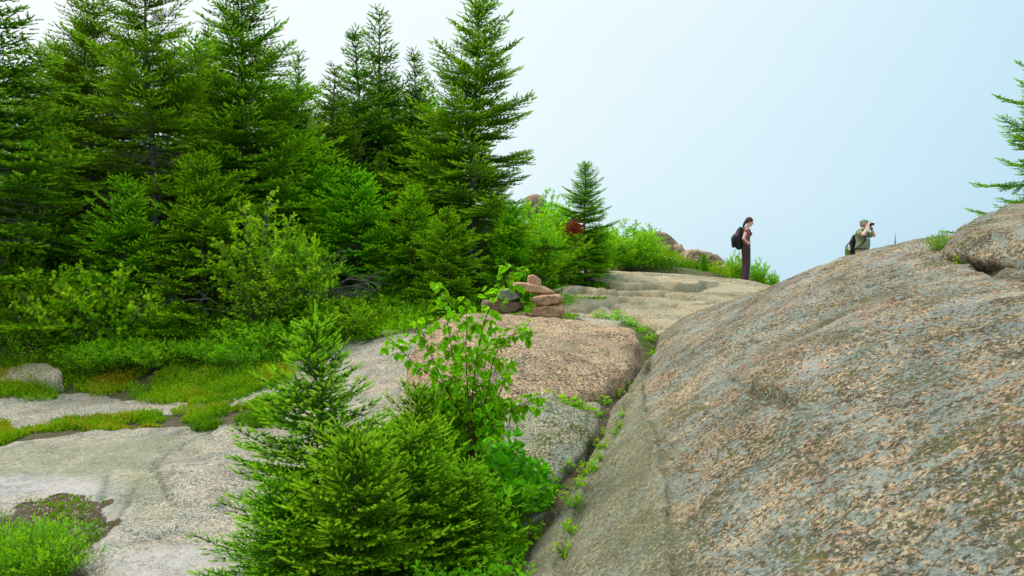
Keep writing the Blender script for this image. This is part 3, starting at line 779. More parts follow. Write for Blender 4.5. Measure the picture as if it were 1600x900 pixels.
# ---- rocks of the far ridge
FR = (
    (((1004, 372), (1012, 360), (1035, 362), (1055, 378), (1062, 392), (1040, 400), (1010, 398)), 36, 3.0, 'steep pink-brown rock at the top of the far ridge'),
    (((1046, 384), (1062, 386), (1068, 396), (1055, 402), (1046, 398)), 35.2, 2.2, 'small brown block below the top rock of the far ridge'),
    (((1062, 400), (1070, 392), (1090, 391), (1112, 396), (1108, 405), (1080, 406), (1064, 406)), 31.5, 2.0, 'broad dark slab lying on cracked blocks of the far ridge'),
    (((1096, 396), (1110, 396), (1128, 408), (1136, 420), (1110, 424), (1096, 412)), 31, 2.0, 'sloping brown rock at the right end of the far ridge'),
    (((1028, 406), (1036, 400), (1052, 402), (1062, 410), (1055, 420), (1032, 420)), 30, 1.6, 'low grey rock among shrubs below the far ridge'),
    (((1064, 407), (1078, 406), (1079, 414), (1064, 414)), 30.5, 1.2, 'left grey block under the broad dark slab'),
    (((1080, 406), (1096, 405), (1097, 414), (1081, 414)), 30.4, 1.2, 'right grey block under the broad dark slab'),
    (((1115, 418), (1130, 412), (1145, 418), (1142, 430), (1118, 430)), 29, 1.4, 'rounded grey rock where the far ridge meets the leafy bush'),
    (((812, 335), (822, 306), (838, 302), (852, 312), (856, 340), (815, 344)), 40, 3.0, 'bare pink knob of rock showing above the trees'))
for i, (ol, d, th, lab) in enumerate(FR):
    stone_px(ol, d, th, M['far_rock'], lab, 40+i, k=12, cat='rock', group=None, amp=0.05)

# ------------------------------------------------------------------ plant building blocks
class Wood:
    """collects tapered tubes"""
    def __init__(self): self.V, self.T, self.n = [], [], 0
    def tube(self, pts, radii, sides=5):
        pts = [np.array(p, float) for p in pts]; m = len(pts)
        for i, p in enumerate(pts):
            d = pts[min(i+1, m-1)] - pts[max(i-1, 0)]; d /= max(np.linalg.norm(d), 1e-9)
            u = np.cross(d, (0.31, 0.17, 0.93)) if abs(d[2]) < 0.9 else np.cross(d, (1, 0.1, 0))
            u /= max(np.linalg.norm(u), 1e-9); w = np.cross(d, u)
            a = np.arange(sides)*2*math.pi/sides
            self.V.append(p + radii[i]*(np.cos(a)[:, None]*u + np.sin(a)[:, None]*w))
        for i in range(m-1):
            for j in range(sides):
                a0, a1 = self.n+i*sides+j, self.n+i*sides+(j+1) % sides
                self.T.append((a0, a1, a1+sides, a0+sides))
        self.n += m*sides
    def mesh(self, name):
        return np_mesh(name, np.concatenate(self.V), np.array(self.T), smooth=True)

def frames(D, roll, up=(0, 0, 1)):
    """rotation matrices whose third column is D"""
    D = D/np.linalg.norm(D, axis=1)[:, None]
    u = np.tile(np.array(up, float), (len(D), 1))
    bad = np.abs((D*u).sum(1)) > 0.97; u[bad] = (1, 0, 0)
    X = np.cross(u, D); X /= np.linalg.norm(X, axis=1)[:, None]
    Y = np.cross(D, X)
    c, s = np.cos(roll)[:, None], np.sin(roll)[:, None]
    X2 = X*c + Y*s; Y2 = -X*s + Y*c
    return np.stack([X2, Y2, D], 2)

def stamp(tmpl, P, D, roll, sxy, sz, tint, tvar=0.0, rng=None):
    """copies of a small template (along +Z) at P along D, merged in one array"""
    tv, tt = tmpl[0], tmpl[1]
    dt = tmpl[2] if len(tmpl) > 2 else None
    M3 = frames(D, roll)
    S = np.stack([np.broadcast_to(sxy, len(P)), np.broadcast_to(sxy, len(P)), np.broadcast_to(sz, len(P))], 1)
    loc = tv[None, :, :]*S[:, None, :]
    V = np.einsum('nij,nkj->nki', M3, loc) + P[:, None, :]
    nv = len(tv)
    T = tt[None] + (np.arange(len(P))*nv)[:, None, None]
    ti = np.repeat(np.asarray(tint, float)[:, None], nv, 1)
    if dt is not None: ti = ti + dt[None]
    return V.reshape(-1, 3), T.reshape(-1, tt.shape[1]), np.clip(ti.ravel(), 0, 1)

def needle_template(n, ln, w, spread, core, seed=0, levels=None):
    """a shoot of unit length: woody core and n needles"""
    rng = np.random.RandomState(seed)
    V, T = [], []
    if core > 0:
        for i in range(3):
            a = i*2.094
            V.append((core*math.cos(a), core*math.sin(a), 0.0))
        V.append((0, 0, 1.0)); T += [(0, 1, 3), (1, 2, 3), (2, 0, 3)]
    for i in range(n):
        t = (i+0.3)/n
        a = i*2.39996 + rng.uniform(-.3, .3)
        sp = spread*(1 - 0.55*t**2)*rng.uniform(0.85, 1.15)
        L_ = ln*(1 - 0.25*t)*rng.uniform(0.85, 1.15)
        r = np.array((math.cos(a), math.sin(a), 0)); tn = np.array((-math.sin(a), math.cos(a), 0))
        b0 = np.array((0, 0, t*0.97)); d = r*math.sin(sp) + np.array((0, 0, math.cos(sp)))
        k = len(V)
        V += [tuple(b0 - tn*w*0.5), tuple(b0 + tn*w*0.5), tuple(b0 + d*L_)]
        T.append((k, k+1, k+2))
    V = np.array(V); T = np.array(T)
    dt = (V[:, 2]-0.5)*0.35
    return V, T, dt

SHOOT_FAR = needle_template(9, 0.36, 0.19, 0.95, 0.13, 1)
SHOOT_MID = needle_template(18, 0.30, 0.06, 0.9, 0.05, 4)
SHOOT_NEAR = [needle_template(44, 0.30, 0.066, 1.05, 0.12, 2), needle_template(40, 0.27, 0.066, 0.95, 0.12, 3)]

def spruce(seed, H, Rr, whorl=0.2, nb=5, shoot=0.10, tw_sp=0.10, twig=0.34, power=0.8, topthin=0.0, crown0=0.06, var=0.25, upang=0.8, lowang=-0.12,
           gap=(), long_br=(), dead=0, tmpl=None, trunk_r=None, tipz=0.55, skip=0.0, sub_sp=None):
    """returns trunk, foliage and dead-twig meshes of one spruce standing on the origin"""
    rng = np.random.RandomState(seed)
    wood = Wood(); deadw = Wood()
    tr = trunk_r or H*0.014 + 0.006
    lean = rng.uniform(-.03, .03, 2)
    ax = lambda z: np.array((lean[0]*z + 0.02*H*0.3*math.sin(z*1.1+seed), lean[1]*z, z))
    zz = np.linspace(-0.25, H*0.985, 12)
    wood.tube([ax(z) for z in zz], [max(tr*(1-max(z, 0)/H)**0.8*(1.25 if z < 0.1 else 1), 0.0035) for z in zz], 8)
    P, D, TI, LN = [], [], [], []
    def add(p, d, ln, ti): P.append(p); D.append(d); LN.append(ln); TI.append(ti)
    z = H*crown0
    wi = 0
    while z < H*0.985:
        u = z/H
        Lb = Rr*((1-u)**power)*(1 - topthin*smooth01((u-0.45)/0.5)) + 0.05*Rr
        ph = rng.uniform(0, 6.28)
        n = max(3, int(round(nb*(1 if u < 0.85 else 0.8))))
        for k in range(n):
            if rng.rand() < skip: continue
            az = ph + k*6.283/n + rng.uniform(-.35, .35)
            L_ = Lb*rng.uniform(1-var, 1+var*0.8)
            for (g0, g1, a0, aw, sc) in gap:
                if g0 < u < g1 and abs((az - a0 + math.pi) % 6.283 - math.pi) < aw: L_ *= sc
            zz0 = z + rng.uniform(-.4, .4)*whorl
            base = ax(zz0)
            el = lowang + (upang-lowang)*u**1.25 + rng.uniform(-.13, .13)
            h = np.array((math.cos(az), math.sin(az), 0.0)); sd_ = np.array((-math.sin(az), math.cos(az), 0.0))
            m = 6; pts = []
            droop = (0.30*(1-u))*L_
            for i in range(m):
                t = i/(m-1)
                pts.append(base + h*math.cos(el)*L_*t + np.array((0, 0, 1))*(math.sin(el)*L_*t - droop*math.sin(math.pi*0.62*t)*0.55 + 0.16*L_*max(0, t-0.55)**1.3) + sd_*0.06*L_*math.sin(3*t + ph))
            br = max(0.0018, tr*0.20*(L_/max(Rr, .01))*(1-u*0.4))
            wood.tube(pts[::1], [br*(1-0.8*i/(m-1)) for i in range(m)], 4)
            pts = np.array(pts)
            def bp(t):
                f = t*(m-1); i = min(int(f), m-2); return pts[i] + (pts[i+1]-pts[i])*(f-i), (pts[i+1]-pts[i])
            # leader shoots at the tip
            q, dq = bp(1.0); dq = dq/np.linalg.norm(dq)
            bt = rng.uniform(-.26, .26)
            add(q - dq*shoot*0.3, dq + np.array((0, 0, .1)), shoot*1.15, 0.85+bt)
            t = max(0.12, 0.22 - 0.25*u) if L_ > 0.25 else 0.05
            s_ = 1
            step = tw_sp/L_
            while t < 0.97:
                q, dq = bp(t); dq = dq/np.linalg.norm(dq)
                for s_ in (1, -1):
                    if rng.rand() < 0.08: continue
                    tl = (twig*L_*(1-t)**0.8 + shoot*0.7)*rng.uniform(0.7, 1.15)
                    dd = dq*0.62 + sd_*s_*0.75 + np.array((0, 0, rng.uniform(-.12, .16)))
                    dd /= np.linalg.norm(dd)
                    side = np.cross(dd, (0, 0, 1)); side /= np.linalg.norm(side)
                    ns = max(1, int(tl/(sub_sp or shoot*0.8)))
                    for j in range(ns+1):
                        f = j/(ns+0.0) if ns else 1
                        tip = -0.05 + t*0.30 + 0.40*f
                        b0 = q + dd*tl*f*0.85 + np.array((0, 0, -0.06*tl*f*f))
                        if j == ns:
                            add(b0, dd + np.array((0, 0, .12)), shoot*rng.uniform(.85, 1.2), tip+0.38+rng.uniform(-.15, .15)+bt)
                        else:
                            sg = 1 if (j % 2) else -1
                            add(b0, dd*0.7 + side*sg*0.7 + np.array((0, 0, rng.uniform(-.1, .25))), shoot*rng.uniform(.75, 1.05), tip+rng.uniform(-.15, .15)+bt)
                            if tl > 3*shoot:
                                add(b0, dd*0.7 - side*sg*0.7 + np.array((0, 0, rng.uniform(-.1, .25))), shoot*rng.uniform(.75, 1.05), tip+rng.uniform(-.15, .15)+bt)
                            if rng.rand() < 0.35:
                                add(b0, dd*0.4 + np.array((rng.uniform(-.5, .5), rng.uniform(-.5, .5), 0.7)), shoot*0.75, tip+0.2)
                t += step
            # shoots along the limb itself
            for t in np.arange(0.35, 0.95, shoot*0.9/L_):
                q, dq = bp(t); add(q, dq/np.linalg.norm(dq) + np.array((rng.uniform(-.3, .3), rng.uniform(-.3, .3), 0.35)), shoot*0.9, 0.45+rng.uniform(-.15, .15))
        z += whorl*(1 - 0.45*u)*rng.uniform(0.85, 1.15)
    # leader
    top = ax(H*0.97)
    if tmpl is not None and len(tmpl) > 1:      # candles round the long leader of a young spruce
        for k in range(9): add(ax(H*(0.93 + 0.018*k)), np.array((rng.uniform(-.25, .25), rng.uniform(-.25, .25), 1.0)), shoot*1.1, 0.95)
        for k in range(6):
            a = k*1.05 + 0.3; q = ax(H*0.93)
            for m_ in range(3): add(q + np.array((math.cos(a)*.5, math.sin(a)*.5, .85))*shoot*0.8*m_, np.array((math.cos(a)*.45, math.sin(a)*.45, .9)), shoot, 0.95)
    for k in range(3):
        add(top + np.array((0, 0, k*shoot*0.45)), np.array((lean[0], lean[1], 1.0)), shoot*1.2, 0.9)
    for k in range(5):
        a = k*1.256; add(top, np.array((math.cos(a)*.7, math.sin(a)*.7, .8)), shoot, 0.85)
    # bare twigs inside the crown
    for k in range(dead):
        zz0 = rng.uniform(0.06, 0.55)*H; az = rng.uniform(0, 6.28)
        L_ = Rr*rng.uniform(0.5, 0.95)*(1-zz0/H); b0 = ax(zz0)
        d0 = np.array((math.cos(az), math.sin(az), rng.uniform(-.25, .1)))
        pts = [b0 + d0*L_*t + np.array((0, 0, -0.1*L_*t*t)) + rng.uniform(-.015, .015, 3) for t in np.linspace(0, 1, 6)]
        deadw.tube(pts, np.linspace(0.010, 0.003, 6), 4)
        for j in range(7):
            t = rng.uniform(.3, .95); q = b0 + d0*L_*t
            dd = d0*0.6 + rng.uniform(-.7, .7, 3)*np.array((1, 1, .6)); l2 = L_*rng.uniform(.12, .35)
            deadw.tube([q, q+dd*l2*0.5 + rng.uniform(-.02, .02, 3), q+dd*l2], [0.004, 0.003, 0.0015], 3)
    P = np.array(P); D = np.array(D); LN = np.array(LN); TI = np.array(TI)
    rl = rng.uniform(0, 6.28, len(P))
    tm = tmpl or [SHOOT_FAR]
    Vs, Ts, Is, off = [], [], [], 0
    pick = rng.randint(0, len(tm), len(P))
    for i, tmi in enumerate(tm):
        m_ = pick == i
        if not m_.any(): continue
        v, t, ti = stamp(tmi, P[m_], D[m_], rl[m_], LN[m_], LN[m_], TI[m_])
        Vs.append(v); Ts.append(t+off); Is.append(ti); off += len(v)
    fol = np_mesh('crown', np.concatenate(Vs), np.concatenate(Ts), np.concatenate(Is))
    return wood.mesh('trunk'), fol, (deadw.mesh('dead_branches') if dead else None), len(P)

LEAF2 = (np.array(((0, 0, 0), (-0.36, 0.10, 0.45), (0, 0, 1.0), (0.36, 0.10, 0.45))), np.array(((0, 1, 2), (0, 2, 3))))
LEAF_SLIM = (np.array(((0, 0, 0), (-0.15, 0.05, 0.5), (0, 0.03, 1.0), (0.15, 0.05, 0.5))), np.array(((0, 1, 2), (0, 2, 3))))

def leafy(seed, H, Rx, nst=9, nsub=10, leaf=0.05, per=9, tmpl=LEAF2, bare=0.15, upright=0.6, ry=1.0, droop=0.2, stem_r=0.008, tint0=0.2, tint1=0.9, whorled=False, crooked=0.10):
    """a broad-leaved bush: stems, side twigs and many leaves"""
    rng = np.random.RandomState(seed)
    wood = Wood(); P, D, TI, S = [], [], [], []
    for s in range(nst):
        az = s*2.39996 + rng.uniform(-.3, .3)
        rr = math.sqrt((s+0.5)/nst)
        tgt = np.array((math.cos(az)*Rx*rr, math.sin(az)*Rx*ry*rr, H*rng.uniform(0.72, 1.0)*math.sqrt(max(0.05, 1-0.72*rr*rr))))
        b0 = np.array((math.cos(az)*Rx*0.12, math.sin(az)*Rx*0.12, -0.05))
        pts = []
        for i in range(7):
            t = i/6
            p = b0*(1-t) + tgt*t
            p[:2] = b0[:2]*(1-t) + tgt[:2]*(t**(1+upright))
            p = p + rng.uniform(-1, 1, 3)*crooked*H*0.25*(t*(1-t)*2)
            pts.append(p)
        wood.tube(pts, [stem_r*(1-0.75*i/6) for i in range(7)], 5)
        pts = np.array(pts)
        for k in range(nsub):
            t = bare + (1-bare)*(k+rng.rand())/nsub
            f = t*6; i = min(int(f), 5); q = pts[i] + (pts[i+1]-pts[i])*(f-i)
            ax_ = pts[i+1]-pts[i]; ax_ = ax_/np.linalg.norm(ax_)
            d = ax_*0.5 + rng.normal(0, 0.6, 3); d[2] = abs(d[2])*0.6 - 0.05 + 0.2
            d /= np.linalg.norm(d)
            l2 = (0.10 + 0.30*(1-t))*min(H, Rx*1.6)*rng.uniform(.5, 1.1) + leaf
            e1 = q + d*l2 + np.array((0, 0, -droop*l2*0.3))
            wood.tube([q, (q+e1)/2 + np.array((0, 0, 0.04*l2)), e1], [stem_r*0.35, stem_r*0.25, stem_r*0.12], 3)
            bt = rng.uniform(tint0, tint1)
            n = rng.randint(max(2, per-3), per+3)
            for j in range(n):
                f = (j+0.6)/n if not whorled else rng.choice((0.55, 0.97))
                b = q + (e1-q)*f
                dd = d*0.5 + rng.normal(0, 0.55, 3); dd[2] += (0.15 if whorled else -droop)
                P.append(b); D.append(dd); S.append(leaf*rng.uniform(.7, 1.15)); TI.append(bt + rng.uniform(-.18, .18) + 0.15*f)
    P, D, S, TI = map(np.array, (P, D, S, TI))
    v, t, ti = stamp(tmpl, P, D, rng.uniform(-1.2, 1.2, len(P)) + math.pi*0, S, S, TI)
    return wood.mesh('stems'), np_mesh('foliage', v, t, ti), len(P)

# ------------------------------------------------------------------ spruces
random.seed(7)
VAR = {}
def make_variant(key, mat, **kw):
    t, f, dd, n = spruce(**kw)
    VAR[key] = (t, f, dd, kw['H'], mat)
    return n
ns = []
ns.append(make_variant('full', 'needles', seed=11, H=6.0, Rr=1.75, whorl=0.24, nb=6, power=0.68, dead=40, var=0.48, shoot=0.10, tw_sp=0.11, twig=0.56, upang=0.85, lowang=-0.12, skip=0.08, gap=((0.32, 0.40, 2.0, 0.7, 0.5), (0.58, 0.65, 5.0, 0.7, 0.5)), tmpl=[SHOOT_FAR]))
ns.append(make_variant('olive', 'needles_olive', seed=12, H=6.5, Rr=1.95, whorl=0.28, nb=6, power=0.60, dead=70, var=0.55, skip=0.22, upang=0.7, shoot=0.10, tw_sp=0.115, twig=0.54, gap=((0.16, 0.30, 4.7, 1.2, 0.3), (0.42, 0.52, 1.5, 1.0, 0.4), (0.34, 0.46, 4.5, 0.8, 0.35))))
ns.append(make_variant('slim', 'needles_cool', seed=13, H=6.0, Rr=1.7, whorl=0.24, nb=5, power=0.85, dead=20, var=0.5, topthin=0.35, upang=0.85, shoot=0.10, tw_sp=0.11, twig=0.54, skip=0.1))
ns.append(make_variant('sparse', 'needles_cool', seed=14, H=5.5, Rr=1.35, whorl=0.26, nb=5, power=0.72, dead=40, var=0.45, topthin=0.3, skip=0.12, upang=0.7, shoot=0.10, tw_sp=0.11, twig=0.5))
ns.append(make_variant('bushy', 'needles', seed=15, H=3.4, Rr=1.45, whorl=0.19, nb=6, power=0.62, dead=20, var=0.5, upang=0.8, shoot=0.095, tw_sp=0.105, twig=0.56, skip=0.12))
LOG = open('/tmp/log.txt', 'w'); LOG.write('shoots %s tris %s\n' % (ns, [len(v[1].polygons) for v in VAR.values()]))

def place_spruce(key, px, top_py, d, label, group=None, wide=1.0, rz=None, name='spruce_tree', cat='tree', z0=None, mat=None):
    t, f, dd, H, m = VAR[key]
    x = (px-800)/F*d
    z = (zs(x, d) if z0 is None else z0) - 0.03
    top = EYE - (top_py-450)/F*d
    s = (top-z)/H
    e_ = empty(name, (x, d, z), random.uniform(0, 6.28) if rz is None else rz)
    e_.scale = (s*wide*random.uniform(.9, 1.12), s*wide*random.uniform(.9, 1.12), s)
    e_.rotation_euler = (random.gauss(0, .025), random.gauss(0, .025), e_.rotation_euler[2])
    mesh_obj('trunk', t, None, e_)
    fo = mesh_obj('crown', f, None, e_)
    fo.material_slots[0].link = 'OBJECT'; fo.material_slots[0].material = M[mat or m]
    if dd is not None: mesh_obj('dead_branches', dd, None, e_)['kind'] = 'stuff'
    tag(e_, label, cat, group)
    return e_
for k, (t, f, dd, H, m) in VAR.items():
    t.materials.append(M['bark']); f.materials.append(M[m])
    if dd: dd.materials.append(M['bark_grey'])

WOOD = (
    ('sparse', -12, -70, 12.2, 1.25, 'dark spruce cut off by the left edge of the photo', None),
    ('olive', 140, 0, 15.0, 1.15, 'broad rounded spruce left of the tall grey-trunked one', None),
    ('olive', 245, -75, 13.6, 1.0, 'tall olive-green spruce with its bare grey trunk showing', None),
    ('full', 382, -45, 14.4, 0.95, 'tall dense dark spruce between the grey-trunked tree and the thin one', None),
    ('sparse', 457, 84, 17.5, 1.0, 'thin straggly spruce top against the sky right of the tall dark one', None),
    ('sparse', 513, 104, 16.2, 1.2, 'short pointed spruce between the straggly one and the twin spires', None),
    ('slim', 570, 52, 17.2, 1.25, 'left and lower of the twin spruce spires', None),
    ('sparse', 598, 14, 17.8, 1.1, 'right and higher of the twin spruce spires', None),
    ('slim', 647, 84, 17.6, 1.2, 'spruce with a faint spire just left of the largest spruce', None),
    ('full', 735, -12, 15.6, 1.06, 'largest spruce with outstretched boughs standing at the right edge of the woods', None),
)
for key, px, ty, d, wd, lab, grp in WOOD:
    place_spruce(key, px, ty, d, lab, grp, wd)
SP = (
    ('bushy', 318, 250, 12.6, 1.0, 'bushy mid-height spruce in front of the grey-trunked tree, right of its trunk'),
    ('bushy', 190, 285, 12.4, 1.0, 'bushy spruce in front of the grey-trunked tree, left of its trunk'),
    ('bushy', 470, 215, 14.6, 1.05, 'bushy spruce below the thin straggly spruce top'),
    ('bushy', 560, 270, 13.8, 0.95, 'low bushy spruce below the twin spires'),
    ('bushy', 640, 300, 13.6, 0.9, 'low bushy spruce left of the foot of the largest spruce'),
    ('bushy', 795, 320, 14.2, 0.75, 'low bushy spruce at the right foot of the largest spruce'),
    ('bushy', 850, 372, 15.5, 0.8, 'smallest bushy spruce right of the largest one, beside the ledge'),
    ('bushy', 40, 235, 13.5, 1.1, 'bushy spruce near the left edge under the dark cut-off one'),
    ('bushy', 700, 330, 13.0, 0.9, 'low spruce in front of the trunk of the largest spruce'))
for key, px, ty, d, wd, lab in SP:
    place_spruce(key, px, ty, d, lab, 'bushy lower spruces at the front of the woods', wd)
BK = ((20, 110, 19), (95, 70, 19.5), (190, 60, 18.5), (310, 70, 19), (350, 150, 17), (430, 170, 19), (490, 210, 19), (545, 180, 20), (625, 190, 19), (685, 190, 19), (760, 210, 19), (80, 190, 16.5), (280, 190, 16.5), (420, 240, 16), (600, 240, 16), (680, 260, 16), (780, 290, 18), (-60, 60, 16), (240, 300, 15.5), (-140, 0, 14), (150, 330, 17), (380, 330, 15.5), (500, 330, 16), (472, 140, 18.6), (535, 150, 18.2), (440, 135, 18.8), (330, 40, 18), (655, 150, 18.5), (610, 130, 19), (120, 40, 17.5))
for i, (px, ty, d) in enumerate(BK):
    place_spruce(('olive', 'full', 'slim', 'bushy')[i % 4], px, ty, d, 'dark green spruce standing deep in the woods behind the front row', 'spruces deep in the woods', 1.1)
place_spruce('full', 915, 256, 19.0, 'pointed spruce on the slope right of the woods with a red dead bough', None, 1.1, mat='needles')
place_spruce('bushy', 1100, 397, 25, 'tiny spruce in front of the cracked blocks of the far ridge', None, 0.8, name='small_spruce')
# spruce behind the great rock
place_spruce('full', 1636, 40, 11.5, 'spruce with upswept boughs rising behind the boulder at the right edge', None, 1.15, rz=1.0, mat='needles')
place_spruce('bushy', 1509, 350, 9.3, 'spruce twig tip showing just behind the capping boulder', None, 0.22, name='spruce_seedling', cat='seedling')
place_spruce('sparse', 1398, 362, 9.6, 'bare seedling tip on the skyline right of the man', None, 0.25, name='spruce_seedling', cat='seedling')

# red dead bough on the pointed spruce
rng = np.random.RandomState(5)
n = 260
c0 = np.array(at(896, 356, 18.1))
Pd = c0 + rng.normal(0, 1, (n, 3))*np.array((0.11, 0.12, 0.08))
v, t, ti = stamp(SHOOT_FAR, Pd, rng.normal(0, 1, (n, 3))*np.array((1, 1, .4)) + np.array((-.6, -.3, -.3)), rng.uniform(0, 6, n), 0.09, 0.09, rng.rand(n))
o = mesh_obj('dead_bough', np_mesh('dead_bough', v, t, ti), M['dead_leaf'])
pt = [q for q in bpy.data.objects if q.get('label', '').startswith('pointed spruce on the slope')][0]
bpy.context.view_layer.update()
o.parent = pt; o.matrix_parent_inverse = pt.matrix_world.inverted(); o['label'] = 'rust-red dead bough'

for px, ty, d, lab in ((300, 478, 12.3, 'spreading seedling spruce on the bank left of centre'), (415, 470, 12.4, 'spreading seedling spruce on the bank right of centre'),
                       (492, 486, 12.0, 'spreading seedling spruce beside the rounded shrub'), (165, 498, 12.1, 'spreading seedling spruce on the bank below the broad-leaved shrubs'), (20, 500, 12.2, 'spreading seedling spruce on the bank at far left')):
    place_spruce('bushy', px, ty, d, lab, 'seedling spruces on the bank', 1.5, name='spruce_seedling', cat='seedling')

# ---- young spruces in the foreground
nn = []
t1 = spruce(seed=31, H=1.45, Rr=0.62, whorl=0.095, nb=7, shoot=0.048, tw_sp=0.054, twig=0.44, power=0.52, var=0.26, upang=0.8, lowang=0.02, tmpl=SHOOT_NEAR, trunk_r=0.014, crown0=0.03, topthin=0.3, sub_sp=0.046)
t2 = spruce(seed=32, H=0.95, Rr=0.58, whorl=0.10, nb=7, shoot=0.048, tw_sp=0.054, twig=0.44, power=0.50, var=0.35, upang=0.8, lowang=0.05, tmpl=SHOOT_NEAR, trunk_r=0.012, crown0=0.04, sub_sp=0.046)
LOG.write('near %s\n' % [t1[3], t2[3], len(t1[1].polygons), len(t2[1].polygons)])
for t_ in (t1, t2): t_[0].materials.append(M['stem_green']); t_[1].materials.append(M['needles_near'])
def young(v, px, top, d, label, wide=1.0, rz=0.0, H=None):
    x = (px-800)/F*d; z = gz(x, d) - 0.02
    e_ = empty('young_spruce', (x, d, z), rz)
    s = (EYE - (top-450)/F*d - z)/H
    e_.scale = (s*wide, s*wide, s)
    mesh_obj('trunk', v[0], None, e_); mesh_obj('crown', v[1], None, e_)
    tag(e_, label, 'tree', 'young spruces in the foreground')
young(t1, 498, 512, 4.45, 'tallest young spruce in the foreground with a slim pointed top', 1.0, 0.4, 1.45)
young(t2, 640, 680, 4.35, 'young spruce in front of the birch sapling, right of the tallest one', 1.0, 1.1, 0.95)
young(t2, 735, 740, 4.4, 'low spreading young spruce at the right end of the foreground clump', 0.95, 2.9, 0.95)
young(t2, 560, 690, 4.0, 'bushy young spruce low in front of the tallest one', 0.9, 4.1, 0.95)
young(t2, 440, 760, 4.1, 'lowest young spruce at the left foot of the foreground clump', 0.95, 5.3, 0.95)
young(t2, 650, 622, 5.2, 'young spruce half hidden behind the clump beside the sapling', 0.8, 0.2, 0.95)

# ------------------------------------------------------------------ leafy bushes
BV = {}
def bush_variant(key, mat, wmat, **kw):
    w, f, n = leafy(**kw); w.materials.append(M[wmat]); f.materials.append(M[mat]); BV[key] = (w, f, kw['H'], kw['Rx']); return n
nb_ = []
nb_.append(bush_variant('birch', 'leaves', 'bark', seed=51, H=2.6, Rx=0.9, nst=20, nsub=26, leaf=0.070, per=11, stem_r=0.014))
nb_.append(bush_variant('spread', 'leaves', 'bark', seed=52, H=1.0, Rx=0.85, nst=20, nsub=18, leaf=0.065, per=10, stem_r=0.010))
nb_.append(bush_variant('loose', 'leaves', 'bark', seed=53, H=2.2, Rx=1.2, nst=22, nsub=28, leaf=0.085, per=11, stem_r=0.014))
nb_.append(bush_variant('mound', 'heath', 'bark', seed=54, H=0.55, Rx=0.6, nst=46, nsub=12, leaf=0.034, per=9, tmpl=LEAF2, stem_r=0.003, bare=0.3, upright=0.15, droop=-0.3))
nb_.append(bush_variant('heath', 'heath', 'bark', seed=55, H=0.42, Rx=0.45, nst=34, nsub=10, leaf=0.040, per=8, tmpl=LEAF_SLIM, stem_r=0.003, bare=0.2, upright=0.1, droop=-0.5, crooked=0.3))
nb_.append(bush_variant('laurel', 'leaves_dark', 'stem_green', seed=56, H=0.40, Rx=0.30, nst=22, nsub=7, leaf=0.048, per=9, tmpl=(LEAF_SLIM[0]*np.array((1.5, 1, 1)), LEAF_SLIM[1]), stem_r=0.003, bare=0.35, whorled=True, droop=0.0))
nb_.append(bush_variant('sprig', 'leaves', 'stem_green', seed=57, H=0.16, Rx=0.10, nst=6, nsub=4, leaf=0.032, per=7, stem_r=0.0018, bare=0.1, droop=-0.2))
LOG.write('bush %s\n' % nb_)
def place_bush(key, px, top, d, label, group=None, wide=1.0, name='leafy_bush', cat='bush', rz=None, fn=zs, deep=None, hmin=None):
    w, f, H, Rx = BV[key]
    x = (px-800)/F*d; z = fn(x, d) - 0.02
    s = (EYE - (top-450)/F*d - z)/H
    e_ = empty(name, (x, d, z), random.uniform(0, 6.28) if rz is None else rz)
    e_.scale = (s*wide, s*wide, s)
    mesh_obj('stems', w, None, e_); mesh_obj('foliage', f, None, e_)
    tag(e_, label, cat, group); return e_
place_bush('birch', 405, 272, 12.2, 'tall bright green birch bush leaning out of the dark spruces', None, 1.0)
place_bush('loose', 470, 335, 12.6, 'leafy bush on the right side of the bright birch bush', None, 0.7)
place_bush('loose', 30, 300, 12.8, 'leafy bush under the dark spruce at the left edge', None, 0.6)
place_bush('spread', 60, 408, 11.9, 'broad-leaved shrub at far left beyond the pale rounded rock', 'broad-leaved shrubs at the left of the bank', 0.9)
place_bush('spread', 165, 400, 11.9, 'broad-leaved shrub with a spray rising to the right, second from left', 'broad-leaved shrubs at the left of the bank', 0.85)
place_bush('loose', 855, 288, 22, 'pale green bush just right of the largest spruce, on the skyline', None, 0.8)
place_bush('loose', 868, 330, 18.5, 'bright yellow-green bush below the skyline bush', None, 0.9)
place_bush('loose', 838, 330, 17.5, 'bright bush tucked against the right boughs of the largest spruce', None, 0.75)
place_bush('loose', 866, 322, 20.0, 'yellow-green bush touching the left side of the pointed spruce', None, 0.8)
place_bush('loose', 936, 338, 19.8, 'leafy bush touching the right side of the pointed spruce', None, 0.75)
place_bush('loose', 950, 352, 23, 'leafy bush between the pointed spruce and the round bush', None, 1.06)
place_bush('loose', 985, 337, 23.5, 'large round leafy bush at the foot of the far ridge', None, 1.19)
place_bush('loose', 1010, 352, 24.5, 'leafy bush on the right shoulder of the large round bush', None, 0.88)
place_bush('loose', 1152, 388, 22.9, 'leafy bush rising behind the legs of the woman', None, 0.69)
place_bush('loose', 1185, 400, 22.9, 'leafy bush just right of the woman', None, 0.75)
place_bush('loose', 1208, 420, 22.6, 'lowest leafy bush right of the woman where the ledge ends', None, 0.62)
place_bush('mound', 545, 458, 12.4, 'large rounded bright green shrub at the right end of the bank', None, 1.15, name='low_shrub', cat='shrub')
place_bush('heath', 1470, 362, 6.9, 'bright green sprig growing in the outcrop beside the capping boulder', None, 0.75, name='leafy_sprig', cat='plant')
place_bush('sprig', 1502, 393, 6.1, 'little leafy sprig in the crack under the capping boulder', None, 0.9, name='leafy_sprig', cat='plant')

